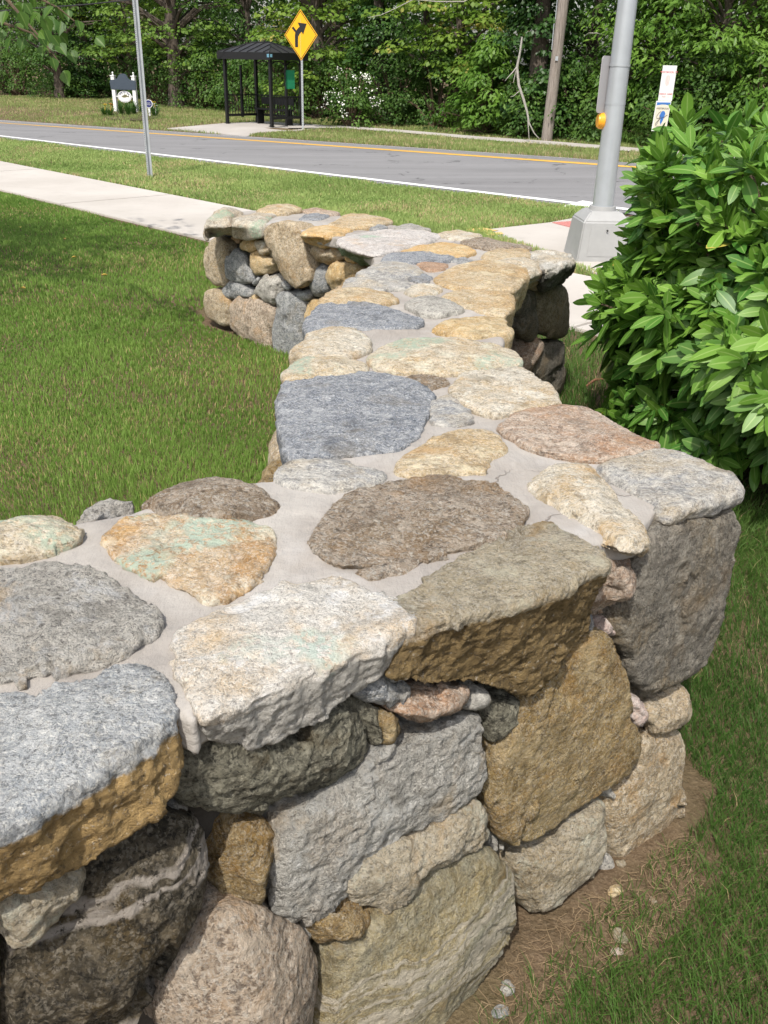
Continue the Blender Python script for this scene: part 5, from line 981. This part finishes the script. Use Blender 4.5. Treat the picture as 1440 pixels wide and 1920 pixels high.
# ground under the wood
# bleached dead branch leaning at the wood edge
dz = gpix(1000, 262); dx, dy = at(1003, 22.4); k = depth_of((dx, dy, 0))/FPX; db = empty('dead_branch', (dx, dy, float(terrain(dx, dy))), 'pale bleached dead branch leaning down in front of the ivy clad tree', 'branch')
def pb(x, y, d=0): return ((x-1003)*k, d, (258-y)*k)
m = MB(); m.tube([pb(971, 80, .5), pb(969, 105, .45), pb(965, 130, .4), pb(970, 160, .3), pb(980, 183, .2), pb(988, 205, .1), pb(992, 222, .05), pb(1003, 240, 0), pb(1014, 250, 0)], [.022, .026, .034, .034, .032, .028, .022, .014, .008], 6)
m.tube([pb(966, 128, .4), pb(958, 138, .35), pb(950, 146, .3), pb(944, 153, .3)], [.022, .018, .012, .006], 5); m.tube([pb(964, 132, .4), pb(961, 150, .35), pb(960, 156, .3)], [.012, .009, .005], 5); m.tube([pb(974, 168, .3), pb(962, 178, .25), pb(955, 180, .2)], [.014, .010, .005], 5); m.tube([pb(990, 218, .05), pb(993, 240, 0), pb(996, 258, 0)], [.016, .012, .006], 5)
m.build('limb', DEADW, db, True)
# bare limbs high in the wood
def limb(px_pts, s, r0, label):
    x, y = at(px_pts[0][0], s); o = depth_of((x, y, 1.))/FPX; base = EYE+ray(*px_pts[0])*(depth_of((x, y, 1.6)))
    m = MB(); m.tube([EYE+ray(a, b)*depth_of((x, y, 1.6)) for a, b in px_pts], list(np.linspace(r0, r0*.35, len(px_pts))), 6); tag(m.build('dead_branch', DEADW, None, True, origin=base), label, 'branch', 'bare limbs in the wood')
limb([(905, -20), (870, 3), (820, 3), (775, -1), (745, 14), (715, 28), (690, 33)], 23.8, .019, 'long bare pale limb arching across the top of the woods')
limb([(470, -8), (487, 8), (505, 20), (525, 25), (560, 22), (590, 12), (604, 2)], 24.0, .018, 'bare pale limb above the roof of the bus shelter')
limb([(1156, 60), (1135, 66), (1118, 62), (1104, 62), (1095, 68)], 24.4, .022, 'short crooked bare limb left of the signal pole')
# flower bed before the entrance sign
FB = MB(); P_ = [gpix(x, y) for x, y in [(193, 222), (215, 226), (262, 228), (297, 222), (300, 215), (270, 209), (215, 207), (198, 213)]]; FB.add([(p[0], p[1], terrain(p[0], p[1])+.03) for p in P_], [tuple(range(8))]); tag(FB.build('flower_bed', plain('dark_mulch', (.06, .035, .02), .95, var=.4, scale=40)), kind='structure')
lr = np.random.default_rng(3); LILY = leafy('strap_leaves', (.04, .11, .02), (.11, .22, .045), None, .35)
FLW = [plain('yellow_petals', (.80, .58, .04), .5), plain('white_petals_small', (.78, .76, .70), .5), plain('orange_petals', (.75, .33, .04), .5)]
PL = [(196, 217, 0, 'pale flowered clump at the left end of the flower bed'), (207, 218, 2, 'orange flowered clump near the left of the flower bed'), (216, 205, 0, 'yellow flowered clump at the foot of the left white post'), (228, 216, -1, 'green strap leaf clump left of centre in the flower bed'), (241, 217, -1, 'green strap leaf clump in the centre of the flower bed'), (252, 215, -1, 'green strap leaf clump by the right white post'), (267, 213, 1, 'white flowered clump beside the galvanised post'), (288, 211, 2, 'orange flowered clump under the round blue sign'), (294, 213, 0, 'yellow flowered clump right of the round blue sign'), (291, 219, 1, 'low white flowered clump at the right end of the bed')]
for x, y, f, lab in PL:
    p = gpix(x, y); t = empty('flower_plant', (p[0], p[1], p[2]+.02), lab, 'plant', 'plants in the flower bed'); nb = 60; th = lr.uniform(0, 2*math.pi, nb); hh = lr.uniform(.16, .40, nb)*(1.15 if f < 0 else .75); rr = lr.uniform(.05, .45, nb)
    ax = np.column_stack([-np.sin(th), np.cos(th), th*0])*.011; tp = np.column_stack([np.cos(th)*rr, np.sin(th)*rr, hh]); md = tp*np.array([.45, .45, .72]); b0_ = tp*np.array([.1, .1, 0])
    V = np.stack([b0_-ax, b0_+ax, md-ax, md+ax, tp], 1).reshape(-1, 3); b = np.arange(nb)*5; flat_ = np.concatenate([np.stack([b, b+1, b+3, b+2], 1).ravel(), np.stack([b+2, b+3, b+4], 1).ravel()])
    np_mesh('leaves', V, flat_, [4]*nb+[3]*nb, LILY, t, attrs={'tone': np.repeat(lr.uniform(.1, .8, nb), 5)})
    if f >= 0:
        for q in range(2):
            m = MB(); c = np.array([lr.uniform(-.12, .12), -.06+lr.uniform(-.06, .06), lr.uniform(.28, .38)]); m.tube([(c[0]*.3, c[1]*.3, 0), c], .006, 4)
            for a in range(6): a_ = a*math.pi/3; d = Vector((math.cos(a_), math.sin(a_), .35)); u = Vector((-math.sin(a_), math.cos(a_), 0)); cc = Vector(c); m.add([cc, cc+d*.04+u*.028, cc+d*.075, cc+d*.04-u*.028], [(0, 1, 2, 3)])
            m.build('flower', FLW[f], t)

# ------------------------------------------------------------------ rhododendron beside the wall
rh = empty('rhododendron', (2.2, 4.05, 0), 'big rounded rhododendron with glossy green whorled leaves beside the wall', 'bush')
def rhodo(center, rad, nw, seed, lowcut=.05):
    lr = np.random.default_rng(seed); V, Fc, TO, AC = [], [], [], []; stems = MB(); ncol = 5; nrow = 8; base = 0
    prof = np.array([.10, .50, .80, .97, 1., .90, .62, .06]); tt = np.linspace(0, 1, nrow)
    for w_i in range(nw):
        inner = w_i > nw*.74
        while True:
            u = lr.normal(size=3); u /= np.linalg.norm(u)
            if u[2] > -.85: break
        lump = 1+.10*math.sin(4.1*u[0]+seed)+.09*math.sin(5.3*u[1]+1)+.07*math.sin(6*u[2]+2)
        rr = lump*(lr.uniform(.90, 1.06) if not inner else lr.uniform(.55, .86)); fz = max(.3, math.hypot(u[0], u[1]))**(-.68) if u[2] < 0 else max(.35, math.hypot(u[0], u[1]))**(-.56); c = np.asarray(center)+u*np.array([fz, fz, 1])*np.asarray(rad)*rr
        if c[2] < lowcut: continue
        ax = u*np.array([1, 1, .7])+np.array([0, 0, .55])+lr.normal(size=3)*.22; ax /= np.linalg.norm(ax); e1 = np.cross(ax, [.3, .5, .8]); e1 /= np.linalg.norm(e1); e2 = np.cross(ax, e1)
        if c[2] < .35: ax = ax*np.array([1, 1, .6])
        nl = int(lr.integers(7, 12)); sunlit_young = u[2] > -.05 and lr.uniform() < .6; ph = lr.uniform(0, 6.28); tone_w = np.clip((.62 if sunlit_young else .30)+lr.normal()*.13, 0, 1)  # lighter upper whorls: young growth, with sunlight painted into the tone as well
        if w_i % 3 == 0: stems.tube([np.asarray(center)*np.array([1, 1, 0])+(c-np.asarray(center))*np.array([.18, .18, 0])+np.array([0, 0, .03]), np.asarray(center)*np.array([1, 1, .6])+(c-np.asarray(center))*np.array([.45, .45, .3]), c-ax*.07, c], [.016, .011, .005, .004], 5)
        for q in range(nl):
            a = ph+2*math.pi*q/nl+lr.normal()*.18; lvl = lr.uniform(0, 1); el = (R(40) if sunlit_young else R(18))+lr.normal()*.22+(.35 if q % 3 == 0 else 0)
            if c[2] < .9 and not sunlit_young: el -= .10
            d = (e1*math.cos(a)+e2*math.sin(a)); L = lr.uniform(.075, .140)*(.92 if sunlit_young else 1.08); Wd = L*lr.uniform(.31, .41)*.5
            dirv = d*math.cos(el)+ax*math.sin(el); nrm = ax*math.cos(el)-d*math.sin(el); sd = np.cross(dirv, nrm); st0 = c+ax*lr.uniform(-.03, .02)+dirv*.012
            droop = lr.uniform(.06, .30)*(.6 if sunlit_young else 1.2); curl = lr.uniform(.15, .45)
            grav = np.array([0, 0, -1.])
            cl = st0[None]+dirv[None]*(tt*L)[:, None]+grav[None]*(droop*L*tt**2)[:, None]*.8
            tw = lr.normal()*.25; sdr = sd*math.cos(tw)+nrm*math.sin(tw); nr2 = nrm*math.cos(tw)-sd*math.sin(tw)
            for ci, cc in enumerate(np.linspace(-1, 1, ncol)):
                pass
            cols = np.linspace(-1, 1, ncol); off = sdr[None, None]*(prof[:, None]*cols[None]*Wd)[:, :, None]+nr2[None, None]*((prof[:, None]*(np.abs(cols)[None]*curl*.55-(cols[None]**4)*curl*.42))*Wd)[:, :, None]
            g_ = (cl[:, None, :]+off).reshape(-1, 3); V.append(g_); idx = (np.arange(nrow-1)[:, None]*ncol+np.arange(ncol-1)[None]).ravel()+base
            Fc.append(np.stack([idx, idx+1, idx+ncol+1, idx+ncol], 1)); base += nrow*ncol
            TO.append(np.full(nrow*ncol, 1. if lr.uniform() < .003 else np.clip(tone_w+lr.normal()*.15, 0, .84))); AC.append(np.tile(np.abs(cols), nrow))
    return np.vstack(V), np.vstack(Fc), np.concatenate(TO), np.concatenate(AC), stems
RHM = leafy('rhododendron_leaves', (.062, .175, .026), (.25, .43, .055), (.55, .47, .10), .28, .42, mid=(.34, .48, .15), spec=.38, pscale=1.5)
C0 = (2.07, 3.98, .70); V, Fc, TO, AC, stems = rhodo(C0, (1.03, 1.01, .565), 2300, 3); org = np.array([2.2, 4.05, 0])
o = np_mesh('foliage', V-org, Fc, [4]*len(Fc), RHM, rh, attrs={'tone': TO, 'across': AC}); print('rhodo', len(V))
stems.v = [tuple(np.array(v)-org) for v in stems.v]; stems.build('stems', TWIG, rh, True)

# ------------------------------------------------------------------ tree standing left of the photograph: one low branch hangs into it, its crown shades the lawn
tx, ty = -4.9, 6.3; lt = tree(tx, ty, 'broad leaved tree whose low leafy branch hangs in at the top left', 'maple', h=5.0, r=1.7, low=2.5, n=110, per=60, leaf=.11, asp=.85, trunk=.15, seed=51, group=None, name='overhanging_tree')
LIN = leafy('heart_shaped_leaves', (.045, .11, .018), (.14, .25, .035), None, .42, .45, mid=(.2, .3, .08))
lr = np.random.default_rng(12); DB = 4.6
HL = [(40, 22, 70, -60, .3), (28, 45, 34, 50, .75), (62, 22, 68, 38, .7), (74, 58, 80, 66, .8), (12, 20, 10, 30, .6), (95, 75, 100, 84, .3), (108, 82, 116, 92, .3), (80, 85, 86, 98, .35), (45, 70, 40, 80, .2), (20, 72, 14, 84, .2), (130, 94, 137, 104, .35), (98, 108, 100, 122, .35), (120, 132, 127, 146, .45), (88, 78, 96, 90, .7), (146, 38, 150, 50, .3), (128, 18, 126, 30, .25), (100, 12, 92, 22, .3), (115, 40, 112, 54, .2), (60, 60, 55, 74, .25), (5, 55, 0, 68, .2), (30, 5, 36, 14, .5), (90, 30, 98, 40, .35), (180, 70, 188, 78, .45)]
bm_ = MB(); org = np.array([tx, ty, float(terrain(tx, ty))])
def hp(x, y, d): return EYE+ray(x, y)*(DB+d)-org
bm_.tube([np.array([.0, .0, 3.0]), np.array([1.2, -.6, 3.05]), hp(-120, -160, .2), hp(-20, -40, .1), hp(40, 30, 0), hp(75, 70, 0), hp(112, 118, 0)], [.05, .04, .025, .014, .007, .005, .003], 6)
bm_.tube([hp(-120, -160, .2), hp(-60, 20, .3), hp(20, 48, .3), hp(60, 62, .3), hp(95, 100, .3)], [.022, .012, .007, .005, .003], 6); bm_.tube([hp(-20, -40, .1), hp(60, -10, .3), hp(110, 15, .3), hp(140, 40, .3)], [.014, .007, .004, .003], 6); bm_.build('branch', TWIG, lt, True)
V, Fc, TO, AC = [], [], [], []; base = 0; prof = np.array([.05, .72, 1., .93, .66, .30, .03]); tt = np.linspace(0, 1, 7); cols = np.linspace(-1, 1, 5)
for x0, y0, x1, y1, tn in HL+[(lr.uniform(-60, 120), lr.uniform(-40, 70), None, None, lr.uniform(.15, .6)) for _ in range(34)]:
    dd = lr.uniform(-.15, .45); a = hp(x0, y0, dd); d = np.array([lr.normal()*.4+.15, lr.normal()*.5, -1.]) if x1 is None else (hp(x1, y1, dd)-a); d = d/np.linalg.norm(d)+np.array([lr.normal()*.15, lr.normal()*.3, 0]); d /= np.linalg.norm(d)
    nr = np.array([lr.normal()*.5, -.8+lr.normal()*.3, .55]); nr -= d*(nr@d); nr /= np.linalg.norm(nr); sd = np.cross(d, nr); L = lr.uniform(.052, .080); Wd = L*.42
    g_ = (a[None, None]+d*(tt*L)[:, None, None]+np.array([0, 0, -1.])*(tt**2*.12*L)[:, None, None]+sd*(prof[:, None]*cols[None]*Wd)[:, :, None]+nr*(prof[:, None]*np.abs(cols)[None]*Wd*.3)[:, :, None]).reshape(-1, 3)
    idx = (np.arange(6)[:, None]*5+np.arange(4)[None]).ravel()+base; V.append(g_); Fc.append(np.stack([idx, idx+1, idx+6, idx+5], 1)); base += 35; TO.append(np.full(35, tn)); AC.append(np.tile(np.abs(cols), 7))
o = np_mesh('leaves', np.vstack(V), np.vstack(Fc), [4]*sum(len(f) for f in Fc), LIN, lt, attrs={'tone': np.concatenate(TO), 'across': np.concatenate(AC)})

# ------------------------------------------------------------------ small things lying about
FLM = plain('yellow_dead_leaf', (.55, .38, .07), .7, var=.2)
for x, y, lab in [(39, 433, 'small yellow fallen leaf farthest left on the lawn'), (140, 490, 'small pale fallen leaf lying alone on the dark lawn'), (197, 524, 'yellow fallen leaf on the lawn nearest the far wall'), (44, 549, 'orange fallen leaf low at the left edge of the lawn'), (122, 455, 'tiny tan fallen leaf in the middle of the shaded lawn')]:
    p = gpix(x, y); m = MB(); a = random.uniform(0, 6.28)
    pts = [(0, -.024), (.012, -.008), (.014, .007), (0, .028), (-.014, .007), (-.012, -.008)]; q = [(u*math.cos(a)-v_*math.sin(a), u*math.sin(a)+v_*math.cos(a), .012*abs(u)/.02+.3*v_*v_) for u, v_ in pts]
    m.add(q+[(0, 0, -.002)], [(6, i, (i+1) % 6) for i in range(6)]); m.add([(c[0], c[1], c[2]-.0015) for c in q+[(0, 0, -.002)]], [(6, (i+1) % 6, i) for i in range(6)]); o = m.build('fallen_leaf', FLM, None, True); o.location = (p[0], p[1], .036); tag(o, lab, 'leaf', 'fallen leaves on the lawn')
for (x, y, r_, mt, lab) in [(1163, 1757, .013, 'paleface', 'largest pale pebble on the bare soil'), (1158, 1785, .009, 'pinkchip', 'pinkish pebble just below the pale one'), (1152, 1672, .013, 'ochre', 'tan flat pebble near the corner stone'), (1165, 1620, .010, 'paleface', 'small cream pebble at the very foot of the corner stone'), (950, 1855, .012, 'grey', 'grey pebble in the sparse grass at the bottom'), (940, 1900, .014, 'slate', 'biggest grey pebble at the bottom edge'), (1225, 1690, .007, 'paleface', 'tiny white pebble right of the bare patch')]:
    p = gpix(x, y); bm = bmesh.new(); bmesh.ops.create_icosphere(bm, subdivisions=3, radius=r_); sd_ = random.uniform(0, 90)
    C_ = np.array([v.co for v in bm.verts]); dn_ = fbm(C_/r_*.9+sd_, 1., 3)*.35
    for v, q in zip(bm.verts, dn_): v.co = Vector((v.co.x*1.3, v.co.y, v.co.z*.6))*(1+q)
    me = bpy.data.meshes.new('pebble'); bm.to_mesh(me); bm.free(); me.polygons.foreach_set('use_smooth', [True]*len(me.polygons)); me.materials.append(SM[mt]); o = bpy.data.objects.new('pebble', me); COL.objects.link(o); o.location = (p[0], p[1], r_*.35); o.rotation_euler[2] = sd_; tag(o, lab, 'pebble', 'pebbles on the bare soil')
p0, p1 = gpix(1098, 734), gpix(1128, 722); m = MB(); m.tube([p0+[0, 0, .03], (p0+p1)/2+[0, .01, .045], p1+[0, 0, .035]], [.006, .008, .005], 6); tag(m.build('twig', plain('red_brown_twig', (.24, .11, .06), .9), None, True, origin=p0), 'short reddish brown twig on the grass beside the bush', 'twig')
